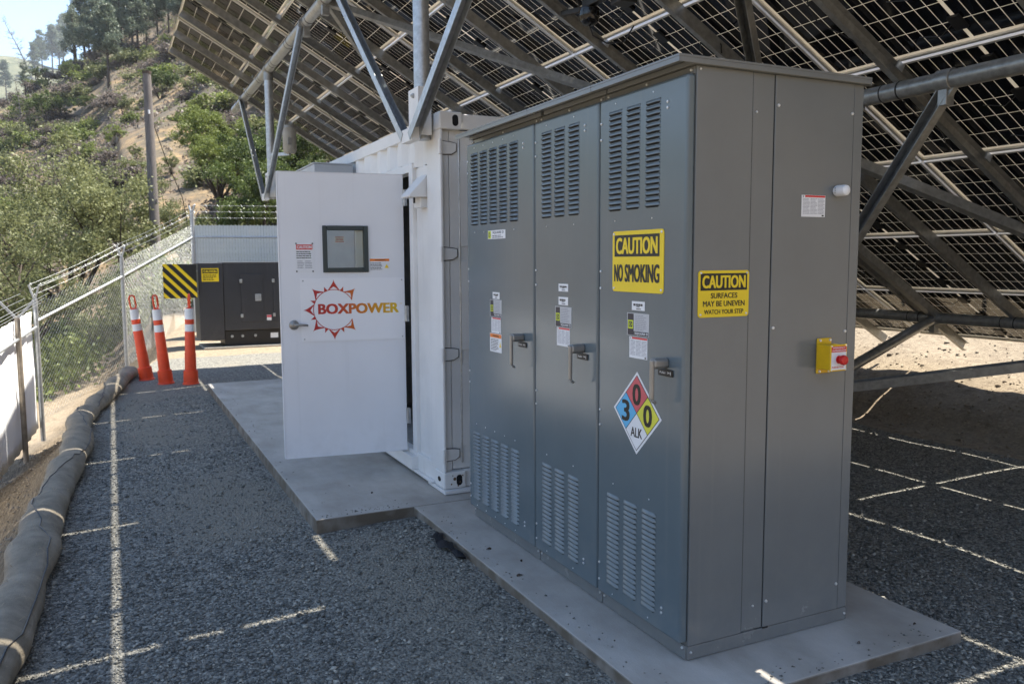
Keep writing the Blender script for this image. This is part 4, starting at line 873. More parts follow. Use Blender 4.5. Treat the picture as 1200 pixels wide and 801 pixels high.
# fixtures hung from the array
def fixtures():
    t = thing('canister_lamp', 'cream cylindrical canister on an arm of the far left post', 'lamp', (.12, 8.55, 3.0))
    F = lambda p: Vector(p)
    b = MB(); b.tube([(.14, 8.5, 3.02), (.14, 8.5, 3.06), (.14, 8.5, 3.33), (.14, 8.5, 3.37), (.14, 8.5, 3.39)], [.068, .086, .086, .072, .035], 18); b.build('canister', M_CREAM, t, smooth='auto')
    b = MB(); b.tube([(.14, 8.5, 3.34), (.14, 8.5, 3.355)], .091, 18); b.build('canister_band', M_GALVD, t, smooth='auto')
    b = MB(); b.fbox(frame((.1, 8.42, 3.15), (1, 0, 0), (0, 0, 1), (0, -1, 0)), 0, .05, -.03, .06, 0, .012); b.build('canister_hatch', M_GALVD, t, bevel=.003)
    b = MB(); b.bar((-.05, 8.745, 3.02), (.14, 8.5, 3.015), .04, .04); b.build('arm', M_GALV, t)
    t = thing('dome_fixture', 'round black dome fixture hanging under the canopy above the cabinet', 'fixture', (1.24, 2.8, 3.38))
    b = MB(); b.lathe([(.05, .06), (.075, .05), (.078, 0), (.07, -.035), (.045, -.062), (.001, -.072)], (1.22, 2.8, 3.40), 18); b.build('dome', mat('gloss_black', (.008, .008, .009), .15), t, smooth='auto')
    b = MB(); b.box((1.19, 2.6, 3.46), (1.25, 2.86, 3.52)); b.bar((1.22, 2.82, 3.46), (1.22, 3.2, 3.52), .04, .04); b.build('mount', M_BLACK, t, bevel=.006)
    b = MB(); b.box((1.26, 2.44, 3.42), (1.4, 2.58, 3.5)); b.build('side_box', M_BLACK, t, bevel=.006)
    b = MB(); b.tube([(1.22, 2.8, 3.34), (1.24, 2.78, 3.26), (1.32, 2.72, 3.2), (1.42, 2.64, 3.2), (1.45, 2.56, 3.3)], .006, 6); b.build('lead', M_BLACK, t)
fixtures()

# ------------------------------------------------------------------ generator
def generator():
    X0, X1, Y0, Y1 = -.5, 1.95, 14.62, 15.55; g = -.1
    t = thing('generator', 'charcoal standby generator enclosure on a pale skid behind the container', 'generator', (.7, 15, g))
    F = frame((0, Y0, 0), (1, 0, 0), (0, 0, 1), (0, -1, 0))
    b = MB(); b.box((X0 + .46, Y0 + .03, .26), (X1, Y1, 1.62)); b.build('enclosure', M_GEN, t, bevel=.012)
    b = MB(); b.box((X0, Y0, .08), (X0 + .455, Y1, 1.605)); b.build('intake_hood', M_GEN, t, bevel=.01)
    b = MB(); b.box((X0 + .46, Y0 + .08, -.05), (X1 - .05, Y1 - .05, .255)); b.build('base_tank', M_BLACK, t, bevel=.01)
    b = MB(); b.box((X0 + .05, Y0 - .12, -.115), (X1, Y1 + .1, -.052)); b.build('skid', M_PLY, t, bevel=.005)
    F = frame((0, Y0 + .03, 0), (1, 0, 0), (0, 0, 1), (0, -1, 0))
    for u0, u1 in ((.29, .72), (.92, 1.4)):
        b = MB(); b.fbox(F, u0, u1, .42, 1.38, .001, .012); d = b.build('panel_door', M_GEN, t, bevel=.004)
        for z in (.55, 1.24): b = MB(); b.fbox(F, u0 - .02, u0 + .03, z - .035, z + .035, .0125, .03); b.build('door_hinge', M_GALV, d, bevel=.004)
        b = MB(); b.fbox(F, u1 - .16, u1 - .04, .84, .98, .0125, .025); b.build('latch', M_GALV, d, bevel=.01)
    b = MB(); b.fbox(frame((0, Y0, 0), (1, 0, 0), (0, 0, 1), (0, -1, 0)), -.44, -.12, 1.24, 1.5, .001, .004); sg = b.build('caution_sign', M_YEL, t)
    Fs = frame((0, Y0, 0), (1, 0, 0), (0, 0, 1), (0, -1, 0))
    b = MB(); b.fbox(Fs, -.42, -.14, 1.4, 1.48, .0045, .005); print_lines(b, Fs, -.41, -.14, 1.26, 1.38, .005, 4, 1, seed=4); b.build('sign_lettering', M_INK, sg)
    b = MB(); text(b, Fs, 'CAUTION', -.4, -.16, 1.415, 1.465, .0055, .03); b.build('sign_heading', M_YEL, sg)
    b = MB(); b.fbox(F, .78, .87, .44, .55, .001, .003); b.build('label', M_PAPER, t); b = MB(); b.fbox(F, .78, .87, .5, .545, .0035, .004); b.build('label_print', M_PINK, t)
    b = MB(); b.fbox(frame((0, Y0 + .08, 0), (1, 0, 0), (0, 0, 1), (0, -1, 0)), .85, 1.0, .08, .18, .001, .003); b.build('data_plate', M_PAPER, t)
    b = MB()
    for u in (.1, .3, .55): b.lathe([(.03, 0), (.025, .03)], (u, .14), 10, F=frame((0, Y0 + .08, 0), (1, 0, 0), (0, 0, 1), (0, -1, 0)))
    b.build('filler_caps', M_GALV, t, kind='stuff')
    # striped board beside it
    t = thing('hazard_board', 'square black and yellow striped hazard board at the end of the generator', 'hazard board', (-.85, 14.5, .9))
    Fb = frame((0, 14.5, 0), (1, 0, 0), (0, 0, 1), (0, -1, 0)); u0, u1, v0, v1 = -1.14, -.54, .93, 1.585
    b = MB(); b.fbox(Fb, u0, u1, v0, v1, -.06, 0); b.build('board', M_INK, t, bevel=.004)
    W, Hh = u1 - u0, v1 - v0
    for k in range(-2, 5):                                     # yellow bands falling to the right
        c0 = .06 + k * .3; w_ = .13
        poly = [(0, c0), (0, c0 + w_), (1, c0 + w_ - .95), (1, c0 - .95)]
        # clip to the unit square in v
        def clip(P, f, inside):
            out = []
            for i in range(len(P)):
                a, b_ = P[i], P[(i + 1) % len(P)]; fa, fb = f(a), f(b_)
                if fa >= 0: out.append(a)
                if (fa >= 0) != (fb >= 0): t_ = fa / (fa - fb); out.append((a[0] + (b_[0] - a[0]) * t_, a[1] + (b_[1] - a[1]) * t_))
            return out
        poly = clip(poly, lambda p: p[1], 1); poly = clip(poly, lambda p: 1 - p[1], 1) if poly else poly
        if len(poly) > 2: b = MB(); b.fpoly(Fb, [(u0 + p[0] * W, v0 + p[1] * Hh) for p in poly], .0005, .002); b.build('stripe', M_YEL, t)
    b = MB()
    for z in (1.05, 1.45): b.bar((-.8, 14.6, z), (-.495, 14.66, z), .03, .03)
    b.build('brackets', M_GALV, t, kind='stuff')
generator()

# ------------------------------------------------------------------ delineator posts
def delineators():
    lab = ['orange and white delineator post leaning left, nearest the fence', 'orange and white delineator post leaning slightly, middle of the three', 'upright orange and white delineator post in front of the generator hood']
    first = None
    spots = [(-1.62, 10.79, R(-7), R(-1)), (-1.39, 10.1, R(-4.5), R(-2)), (-1.08, 9.84, R(1), R(-1))]
    for i, (x, y, lx, ly) in enumerate(spots):
        if first is None:
            t = thing('delineator_post', lab[0], 'delineator post', (0, 0, 0), 'orange delineator posts by the generator')
            b = MB(); b.lathe([(.112, 0), (.11, .02), (.1, .03), (.097, .195), (.09, .2)], n=20); b.build('base_sleeve', M_ORANGE, t, smooth='auto')
            b = MB(); b.lathe([(.078, .201), (.075, .44), (.071, .445), (.066, .745), (.064, .75), (.062, .85), (.062, .92), (.06, 1.07), (.04, 1.078), (.027, 1.085)], n=20); b.build('post', M_ORANGE, t, smooth='auto')
            for z0, z1, r0, r1 in ((.75, .85, .0655, .0635), (.92, 1.07, .0635, .062)):
                b = MB(); b.lathe([(r0, z0), (r1, z1)], n=20); b.build('reflective_band', M_REFL, t, smooth='auto')
            b = MB(); pts = [(.042 * math.cos(a), 0, 1.175 + (.055 if math.sin(a) > 0 else -.055) + .042 * math.sin(a)) for a in np.linspace(0, 2 * math.pi, 25)]; b.tube(pts, .0125, 8); b.build('grip_loop', M_ORANGE, t, smooth=True)
            first = t
        else: t = copy_tree(first)
        t['label'] = lab[i]; t.location = (x, y, H(x, y) - .005); t.rotation_euler = (ly, lx, [.5, .9, 1.75][i])
        t.rotation_euler = (Matrix.Rotation(lx, 3, 'Y') @ Matrix.Rotation([.4, .8, 1.7][i], 3, 'Z')).to_euler()
delineators()

# ------------------------------------------------------------------ wattles
def wattle(y0, y1, label, r0, seed):
    rr = np.random.default_rng(seed); n = int((y1 - y0) / .05); ys = np.linspace(y0, y1, n); MBx = MB(); P = []; fs = []; k = 22
    ph = rr.uniform(0, 6, 6)
    for i, y in enumerate(ys):
        x = float(wattle_x(y)) + .02 * math.sin(y * 2.1 + ph[0]); z = H(x + .05, y)
        e = min(1, (i + .6) / 4, (n - i - .4) / 4); rad = r0 * (1 + .09 * math.sin(y * 5.1 + ph[1]) + .07 * math.sin(y * 9.3 + ph[2]) + .05 * math.sin(y * 2.3 + ph[3])) * math.sqrt(max(e, .05))
        for j in range(k):
            a = 2 * math.pi * j / k; rj = rad * (1 + .035 * math.sin(3 * a + y * 4 + ph[4]) + .02 * math.sin(5 * a - y * 11))
            P.append((x + rj * 1.12 * math.cos(a), y, z + rad * .72 + rj * .86 * math.sin(a)))
    for i in range(n - 1):
        for j in range(k): fs.append((i * k + j, i * k + (j + 1) % k, (i + 1) * k + (j + 1) % k, (i + 1) * k + j))
    fs += [tuple(range(k))[::-1], tuple(range((n - 1) * k, n * k))]
    t = thing('straw_wattle', label, 'straw wattle', (float(wattle_x(y0)), y0, H(float(wattle_x(y0)), y0)), 'straw wattles along the bank')
    MBx.add(P, fs); MBx.build('netting_roll', M_WATTLE, t, smooth=True)
    b = MB(); pts = []
    for q in np.linspace(0, 1, 34):
        y = y0 + .2 + (y1 - y0 - .4) * q; i = int((y - y0) / (y1 - y0) * (n - 1)); a = 1.9 + 1.3 * math.sin(y * 1.1 + ph[5]); c = np.array(P[i * k:(i + 1) * k]).mean(0); r_ = r0 * 1.06
        pv = np.array(P[i * k + int(a / (2 * math.pi) * k) % k]); pts.append(tuple(pv + (pv - c) * .03))
    b.tube(pts, .004, 5); b.build('cord', M_BLACK, t)
    b = MB()
    for q in range(420):
        i = int(rr.integers(2, n - 2)); j = int(rr.integers(1, 11)); p0 = np.array(P[i * k + j]); c = np.array(P[i * k:(i + 1) * k]).mean(0); o = p0 - c; o /= np.linalg.norm(o); d = rr.normal(0, 1, 3); d -= o * d.dot(o) * .75; d /= np.linalg.norm(d); L = rr.uniform(.015, .06)
        w_ = np.cross(d, o) * .0012; a_ = p0 - o * .002; e_ = p0 + d * L + o * rr.uniform(.001, .012); b.add([a_ - w_, a_ + w_, e_ + w_, e_ - w_], [(0, 1, 2, 3)])
    b.build('straw_wisps', mat('straw', (.38, .31, .2), .8, 0, .2, 20), t, kind='stuff')
wattle(-1.2, 4.05, 'nearest thick straw wattle roll along the gravel edge', .113, 1)
wattle(3.8, 8.1, 'middle straw wattle roll along the top of the bank', .11, 2)
wattle(7.85, 11.35, 'farthest straw wattle roll ending beside the delineator posts', .105, 3)

# ------------------------------------------------------------------ fences
FP1 = (-3.07, 11.6); FP2 = (-1.85, 13.4); FP3 = (-.4, 16.6)
FB = {FP1: -.76, FP2: -.2, FP3: .5}
def wire_mesh(mb, A, B, hA, hB, z0A, z0B, sp=.08, r=.0012):
    A = np.array(A, float); B = np.array(B, float); L = np.linalg.norm(B - A); Hm = max(hA, hB)
    def P(u, v): f = u / L; q = A + (B - A) * f; return (q[0], q[1], z0A + (z0B - z0A) * f + v * (hA + (hB - hA) * f) / Hm)
    n = int((L + Hm) / sp)
    for k in range(n):
        c = k * sp
        for s in (1, -1):
            # line v = s*(u) + const, clipped
            if s == 1: u0, u1 = max(0, c - Hm), min(L, c); a, b = (u0, u0 - (c - Hm)), (u1, u1 - (c - Hm))
            else: u0, u1 = max(0, c - Hm), min(L, c); a, b = (u0, c - u0), (u1, c - u1)
            if u1 - u0 < .02: continue
            p, q = Vector(P(*a)), Vector(P(*b)); mb.tube([p, q], r, 3, cap=False)
def chain_fence():
    t = thing('chain_link_fence', 'galvanized chain link fence climbing the bank behind the delineator posts', 'fence', (*FP1, FB[FP1]))
    hts = {FP1: 1.78, FP2: 1.85, FP3: 1.93}
    for p in (FP1, FP2):
        b = MB(); b.tube([(*p, FB[p] - .3), (*p, FB[p] + hts[p] + .06)], .035, 12); po = b.build('fence_post', M_GALV, t, smooth='auto')
        c = MB()
        for s in (-1, 1): c.bar((p[0], p[1], FB[p] + hts[p] + .04), (p[0] + .07 * s, p[1] - .03 * s, FB[p] + hts[p] + .28), .022, .022)
        c.build('barb_arm', M_GALV, po)
    for a, b_ in ((FP1, FP2), (FP2, FP3)):
        b = MB(); wire_mesh(b, a, b_, hts[a], hts[b_], FB[a], FB[b_]); b.build('wire_mesh', M_GALV, t, kind='stuff')
        b = MB(); b.tube([(*a, FB[a] + hts[a] - .27), (*b_, FB[b_] + hts[b_] - .27)], .021, 10); b.build('rail', M_GALV, t, smooth='auto')
        for s in (-1, 1):
            for q in ((.35, .68, 1.) if s < 0 else (1.,)):
                b = MB(); o = np.array((.07 * s * q, -.03 * s * q)); z = .04 + .24 * q; A = np.array((a[0] + o[0], a[1] + o[1], FB[a] + hts[a] + z)); B = np.array((b_[0] + o[0], b_[1] + o[1], FB[b_] + hts[b_] + z))
                b.tube([tuple(A + (B - A) * f - np.array((0, 0, .03 * math.sin(math.pi * f)))) for f in np.linspace(0, 1, 7)], .0014, 4)
                for f in np.linspace(.02, .98, 9 if s > 0 else 2):
                    p = A + (B - A) * f - np.array((0, 0, .03 * math.sin(math.pi * f))); b.tube([p + (-.012, .01, .02), p + (.012, -.01, -.02)], .0018, 3); b.tube([p + (.012, .01, .02), p + (-.012, -.01, -.02)], .0018, 3)
                b.build('barbed_wire', M_GALV, t, kind='stuff')
    # back fence with slats
    C = FP3; E_ = (4.2, 15.6); zb = .5; h = 1.93
    t = thing('slatted_fence', 'pale slatted chain link fence behind the generator', 'fence', (*C, zb))
    b = MB(); b.tube([(*C, zb - .4), (*C, zb + h + .3)], .045, 12); po = b.build('fence_post', M_GALV, t, smooth='auto')
    c = MB(); c.bar((C[0], C[1], zb + h + .2), (C[0] + .06, C[1] - .1, zb + h + .42), .03, .03); c.bar((C[0], C[1], zb + h + .2), (C[0] - .05, C[1] + .05, zb + h + .4), .03, .03); c.build('barb_arm', M_GALV, po)
    b = MB(); wire_mesh(b, C, E_, h, h, zb, zb); b.build('wire_mesh', M_GALV, t, kind='stuff')
    b = MB(); b.tube([(*C, zb + h - .27), (*E_, zb + h - .27)], .021, 10); b.build('rail', M_GALV, t, smooth='auto')
    d = np.array(E_) - np.array(C); L = np.linalg.norm(d); d /= L
    b = MB(); k = 0; u = .06
    ms = mat('pale_fence_slat', (.5, .53, .51), .5, 0, .12, 5)
    SM = MB(); SM.box((-.028, -.003, 0), (.028, .003, h - .02)); SMm = SM.mesh('slat'); SMm.materials.append(ms)
    while u < L and k < 80:
        o = bpy.data.objects.new('slat', SMm); COL.objects.link(o); o.parent = t; o.location = (d[0] * u, d[1] * u, 0); o.rotation_euler = (0, 0, math.atan2(d[1], d[0])); u += .06; k += 1
    for q in (.14, .27, .4):
        b = MB(); b.tube([(C[0], C[1] - q * .2, zb + h + q), (E_[0], E_[1] - q * .2, zb + h + q)], .002, 4)
        for f in np.linspace(.01, .99, 20):
            p = np.array((C[0], C[1] - q * .2, zb + h + q)) * (1 - f) + np.array((E_[0], E_[1] - q * .2, zb + h + q)) * f; b.tube([p + (-.012, .01, .02), p + (.012, -.01, -.02)], .0018, 3)
        b.build('barbed_wire', M_GALV, t, kind='stuff')
    # white screened fence running toward the viewer
    A = FP1; B = (-3.62, 5.4); zA, zB = FB[FP1] - .05, -1.12; hA = 1.72
    t = thing('screened_fence', 'fence covered in white fabric below the bank at the left', 'fence', (*A, zA))
    d = np.array(B) - np.array(A); L = np.linalg.norm(d); d /= L; nrm = np.array((d[1], -d[0]))
    if nrm[0] > 0: nrm = -nrm
    b = MB(); nu, nv = 60, 10; P = []
    for i in range(nu + 1):
        for j in range(nv + 1):
            u = i / nu; v = j / nv; w_ = .02 * math.sin(u * 40) * math.sin(v * 3.1) + .012 * math.sin(u * 97 + v * 9) + .055
            q = np.array(A) + d * u * L + nrm * w_; P.append((q[0], q[1], zA + (zB - zA) * u - .05 + v * (hA + .05)))
    b.add(P, [(i * (nv + 1) + j, (i + 1) * (nv + 1) + j, (i + 1) * (nv + 1) + j + 1, i * (nv + 1) + j + 1) for i in range(nu) for j in range(nv)])
    o = b.build('fabric_screen', M_TARP, t, smooth=True); sm = o.modifiers.new('solid', 'SOLIDIFY'); sm.thickness = .004
    b = MB(); b.tube([(*A, zA + hA - .24), (*B, zB + hA - .24)], .021, 10); b.build('rail', M_GALV, t, smooth='auto')
    for u in (1.35, 3.9, 6.2):
        q = np.array(A) + d * u; z = zA + (zB - zA) * u / L
        b = MB(); b.tube([(q[0], q[1], z - .4), (q[0], q[1], z + hA + .05)], .035, 12); po = b.build('fence_post', mat('dusty_galvanized', (.33, .28, .22), .6, .4, .25, 8), t, smooth='auto')
        c = MB()
        for s in (-1, 1): c.bar((q[0], q[1], z + hA + .03), (q[0] + .2 * s, q[1] - .02 * s, z + hA + .27), .03, .03)
        c.build('barb_arm', M_GALV, po)
    for s in (-1, 1):
        for q in (.4, .7, 1.):
            b = MB(); b.tube([(A[0] + .18 * s * q, A[1], zA + hA + .02 + .24 * q), (B[0] + .2 * s * q, B[1], zB + hA + .02 + .24 * q)], .003, 4); b.build('barbed_wire', M_GALV, t, kind='stuff')
chain_fence()

# ------------------------------------------------------------------ utility pole
def pole():
    P0 = CAM + pix_ray(172, 85) * 26; P1 = CAM + pix_ray(186, 350) * 26
    zt = P0[2]; zg = H(P1[0], P1[1]) - .3; k = (P1 - P0) / (P1[2] - P0[2]); base = P0 + k * (zg - zt)
    t = thing('utility_pole', 'weathered cut-off wooden utility pole behind the fence', 'utility pole', tuple(base))
    b = MB(); b.tube([tuple(base), tuple(base * .5 + P0 * .5), tuple(P0)], [.165, .145, .122], 14); b.build('pole', M_POLE, t, smooth='auto')
    b = MB(); b.tube([tuple(P0 - np.array((0, 0, .05))), tuple(P0 + np.array((0, 0, .04)))], .136, 14); b.build('pole_cap', M_BARK, t)
    a = P0 + k * (-1.2); e = CAM + pix_ray(214, 232) * 28
    b = MB(); b.tube([tuple(a), tuple((a * .5 + e * .5) + np.array((0, 0, -.15))), tuple(e), tuple(CAM + pix_ray(232, 330) * 29)], .014, 5); b.build('guy_wire', M_BLACK, t)
    b = MB(); b.tube([tuple(a + np.array((.0, -.15, .0))), tuple(a + np.array((.0, -.15, -.12)))], .03, 8); b.build('insulator', M_PAPER, t)
pole()

# ------------------------------------------------------------------ trees
def leaf_cloud(centers, sig, n_per, size, rr, flat=1., droop=0., aspect=1.8):
    C = np.repeat(np.asarray(centers, float), n_per, 0); S = np.repeat(np.asarray(sig, float), n_per)[:, None]
    n = len(C); p = C + rr.normal(0, 1, (n, 3)) * S * np.array([1, 1, flat]); s = size * rr.uniform(.6, 1.4, n)
    a = rr.normal(0, 1, (n, 3)); a[:, 2] -= droop; a /= np.linalg.norm(a, axis=1)[:, None]; b = np.cross(a, rr.normal(0, 1, (n, 3))); b /= np.linalg.norm(b, axis=1)[:, None] + 1e-9
    a *= (s * aspect / 2)[:, None]; b *= (s / 2)[:, None]
    V = np.stack([p - a, p + b, p + a, p - b], 1).reshape(-1, 3); return V
def quads(name, V, mats):
    me = bpy.data.meshes.new(name); n = len(V) // 4; me.vertices.add(len(V)); me.vertices.foreach_set('co', V.ravel())
    me.loops.add(4 * n); me.loops.foreach_set('vertex_index', np.arange(4 * n, dtype=np.int32)); me.polygons.add(n); me.polygons.foreach_set('loop_start', np.arange(n, dtype=np.int32) * 4); me.update(); me.materials.append(mats); return me
def oak_meshes(seed, Ht, Rc, lm, leaf=.14, ncl=90, per=110, low=.25, sparse=1.):
    rr = np.random.default_rng(seed); tr = MB(); th = Ht * low
    p = [Vector((0, 0, -.4)), Vector((rr.normal(0, .06), rr.normal(0, .06), th * .4)), Vector((rr.normal(0, .12), rr.normal(0, .12), th))]
    tr.tube(p, [.042 * Ht, .034 * Ht, .028 * Ht], 9); cc = Vector((0, 0, Ht * .58)); cent = []; sig = []
    nl = 8
    lobes = []
    for i in range(nl):
        a = 2 * math.pi * i / nl + rr.uniform(-.3, .3); e = rr.uniform(-.1, 1.2); q = cc + Vector((math.cos(a) * Rc * math.cos(e) * rr.uniform(.55, .85), math.sin(a) * Rc * math.cos(e) * rr.uniform(.55, .85), math.sin(e) * Ht * .36))
        mid = (p[2] + q) * .5 + Vector((rr.normal(0, .12 * Rc), rr.normal(0, .12 * Rc), -.04 * Ht))
        tr.tube([p[2] - Vector((0, 0, .1)), mid, q], [.018 * Ht, .011 * Ht, .004 * Ht], 6); lobes.append(q)
        for _ in range(3):
            e2 = q + Vector(rr.normal(0, .28 * Rc, 3)); tr.tube([mid * .5 + q * .5, e2], [.006 * Ht, .002 * Ht], 5); lobes.append(e2)
    for k in range(ncl):
        l = lobes[rr.integers(len(lobes))]; o = rr.normal(0, .2 * Rc, 3); o[2] *= .75; cent.append(np.array(l) + o); sig.append(rr.uniform(.045, .095) * Rc)
    V = leaf_cloud(cent, sig, int(per * sparse), leaf, rr, .8)
    V = V[np.repeat(V.reshape(-1, 4, 3)[:, :, 2].min(1) > .12 * Ht, 4)]
    tm = tr.mesh('trunk'); tm.materials.append(M_BARK); tm.shade_smooth()
    return tm, quads('crown', V, lm)
def pine_meshes(seed, Ht, lm, leaf=.15, sparse=1., low=.22):
    rr = np.random.default_rng(seed); tr = MB(); bend = rr.normal(0, .03, 2) * Ht
    f = lambda z: Vector((bend[0] * (z / Ht) ** 2, bend[1] * (z / Ht) ** 2, z))
    tr.tube([f(z) for z in np.linspace(-.5, Ht, 7)], list(np.linspace(.02 * Ht, .003 * Ht, 7)), 7); cent = []; sig = []
    for k in range(int(64 * sparse)):
        z = Ht * rr.uniform(low, 1.0) ** .9; z = max(z, low * Ht); a = rr.uniform(0, 6.28); rad = Ht * (.035 + .2 * max(0, 1 - (z / Ht - low) / (1 - low)) ** .75) * rr.uniform(.35, 1.1)
        e = f(z) + Vector((math.cos(a) * rad, math.sin(a) * rad, rad * .35)); tr.tube([f(z - .03 * Ht), e], [.005 * Ht, .0015 * Ht], 4)
        for q in (.55, .8, 1.): cent.append(np.array(f(z).lerp(e, q)) + rr.normal(0, .014 * Ht, 3)); sig.append(.024 * Ht * rr.uniform(.6, 1.3))
    V = leaf_cloud(cent, sig, int(48 * max(sparse, .4)), leaf, rr, .7, .5, 3.4)
    tm = tr.mesh('trunk'); tm.materials.append(M_BARK); tm.shade_smooth()
    return tm, quads('crown', V, lm)
def bare_meshes(seed, Ht):
    rr = np.random.default_rng(seed); tr = MB(); f = lambda z: Vector((.02 * z * math.sin(z * .4), 0, z))
    tr.tube([f(z) for z in np.linspace(-.5, Ht, 8)], list(np.linspace(.016 * Ht, .002 * Ht, 8)), 6)
    tw = MB()
    for k in range(60):
        z = Ht * rr.uniform(.2, .98); a = rr.uniform(0, 6.28); rad = Ht * .13 * (1.15 - z / Ht) * rr.uniform(.5, 1.2) + .2
        e = f(z) + Vector((math.cos(a) * rad, math.sin(a) * rad, rad * .5)); tw.tube([f(z), e], [.004 * Ht, .0015 * Ht], 3)
        for _ in range(3): tw.tube([f(z).lerp(e, .6), e + Vector(rr.normal(0, .25 * rad + .05, 3))], [.0018 * Ht, .001 * Ht], 3)
    tm = tr.mesh('trunk'); tm.materials.append(L_TWIG); cm = tw.mesh('branches'); cm.materials.append(L_TWIG); return tm, cm
def place_tree(name, ms, label, cat, loc, s=1., rz=0., group=None, crown='crown', tilt=(0, 0)):
    t = thing(name, label, cat, loc, group); t.scale = (s, s, s); t.rotation_euler = (tilt[0], tilt[1], rz)
    for nm, me in (('trunk', ms[0]), (crown, ms[1])):
        o = bpy.data.objects.new(nm, me); COL.objects.link(o); o.parent = t
    return t
def at_pix(px, py, dist):
    p = CAM + pix_ray(px, py) * dist; return (p[0], p[1], H(p[0], p[1]))
oakA = oak_meshes(11, 6., 3.3, L_OLIVE, .055, 92, 330, .3)
oakB = oak_meshes(12, 6., 2.5, L_GREEN, .06, 150, 330, .22)
oakC = oak_meshes(13, 6., 3.1, L_OLIVE, .055, 84, 320, .28)
oakD = oak_meshes(14, 6., 2.6, L_DARK, .065, 140, 300, .2)
hillD = oak_meshes(15, 6., 2.9, L_DARK, .16, 90, 60, .1); hillB = oak_meshes(16, 6., 2.9, L_GREEN, .16, 90, 60, .1); hillC = oak_meshes(17, 6., 2.9, L_OLIVE, .16, 90, 60, .1)
def top_of(me):
    v = np.empty(len(me.vertices) * 3, np.float32); me.vertices.foreach_get('co', v); return float(np.percentile(v[2::3], 98.5))
def oak(ms, px, top_y, dist, label, rz):
    x, y, z = at_pix(px, 330, dist); top = (CAM + pix_ray(px, top_y) * dist)[2]; s = (top - z) / top_of(ms[1])
    return place_tree('oak_tree', ms, label, 'tree', (x, y, z), s, rz)
oak(oakA, 75, 188, 25, 'olive grey oak with a twisted dark trunk above the white fence', .4)
oak(oakC, 168, 204, 29, 'olive oak directly behind the wooden utility pole', 1.9)
oak(oakC, -35, 200, 31, 'grey green oak cut off by the left edge of the photo', 2.6)
oak(oakC, 15, 262, 20, 'low dark-trunked oak over the fabric covered fence', 4.2)
oak(oakB, 262, 132, 40, 'bright green oak seen between the utility pole and the far array post', .9)
oak(oakD, 345, 150, 36, 'dark green oak behind the far post of the canopy', 2.2)
oak(oakB, 400, 140, 42, 'green oak showing between the canopy edge and the grey air unit', 4.)
oak(oakD, 318, 190, 31, 'dense dark oak just above the slatted fence', 5.3)
oak(oakC, 215, 250, 33, 'low olive oak between the pole and the fence corner', 3.3)
# hillside trees: larger evergreen bushes placed one by one
big = [(150, 140, 30, 'round olive oak in the middle of the slope left of the pole', hillC), (212, 160, 28, 'small bright oak on the open slope right of the pole', hillB), (105, 200, 34, 'green oak low on the slope above the near olive tree', hillB), (135, 172, 26, 'yellow green bush below the round olive oak on the slope', hillB), (30, 140, 30, 'dark oak at the left end of the slope below the dead trees', hillD), (10, 215, 40, 'grey green oak at the left edge just above the near trees', hillC),
       (200, 205, 26, 'olive bush oak just right of the pole and above the fence corner', hillC), (62, 150, 44, 'rounded dark green oak on the slope below the pines', hillD), (75, 172, 26, 'yellow green bush at the foot of the rounded hillside oak', hillB), (188, 118, 40, 'dark green hillside oak just right of the pole top', hillD), (236, 143, 34, 'bright round green bush on the slope right of the pole', hillB),
       (48, 100, 22, 'small dark oak under the leftmost pines', hillD), (85, 100, 28, 'brown green oak among the pine trunks', hillD), (175, 75, 22, 'green bush on the upper slope above the pole', hillB), (115, 92, 20, 'low dark oak beside the tall lone pine trunk', hillD), (40, 160, 26, 'grey green shrub oak at the left of the slope', hillC),
       (20, 180, 34, 'wide grey green shrub oak at the left edge of the slope', hillC), (195, 60, 20, 'green shrub oak near the high corner of the canopy', hillB), (160, 190, 22, 'small olive oak low on the slope left of the pole', hillC)]
for i, (px, py, hpx, lb, ms) in enumerate(big):
    P = hit(px, py)
    if P is None: continue
    dist = float((P - CAM) @ CF); hh = hpx / 967. * dist
    place_tree('hillside_oak', ms, lb, 'tree', (P[0], P[1], H(P[0], P[1]) - .1 * hh), hh / top_of(ms[1]), i * 1.3)
pines = [pine_meshes(21, 15, L_PINE, low=.4), pine_meshes(22, 15, L_PINE), pine_meshes(23, 15, L_PINE, sparse=.7), pine_meshes(24, 15, L_PINE, low=.3)]
spots = [(128, 106, 100), (112, 78, 92), (88, 82, 74), (75, 80, 60), (100, 74, 84), (143, 66, 90), (156, 64, 84), (162, 60, 80), (62, 84, 52), (50, 82, 44), (172, 50, 70), (185, 46, 66), (198, 40, 64), (212, 34, 60), (140, 52, 62), (120, 58, 70), (90, 64, 60), (226, 26, 56), (152, 46, 60), (42, 92, 40), (132, 44, 52), (180, 30, 50), (30, 110, 38), (8, 118, 44), (-14, 118, 48), (70, 68, 50), (105, 56, 56), (240, 22, 54), (205, 22, 46)]
for i, (px, py, hpx) in enumerate(spots):
    P = hit(px, py)
    if P is None:
        P = hit(px, py + 14)
        if P is None: continue
    dist = float((P - CAM) @ CF); hh = hpx / 967. * dist
    lb = 'tall lone grey pine with a bare lower trunk in front of the others' if i == 0 else 'grey green pine standing among the others on the hill crest'
    place_tree('pine_tree', pines[i % 4], lb, 'tree', (P[0], P[1], H(P[0], P[1]) - .3), hh / 15, i * 2.1, None if i == 0 else 'pines along the hill crest')
bm = bare_meshes(31, 12.)
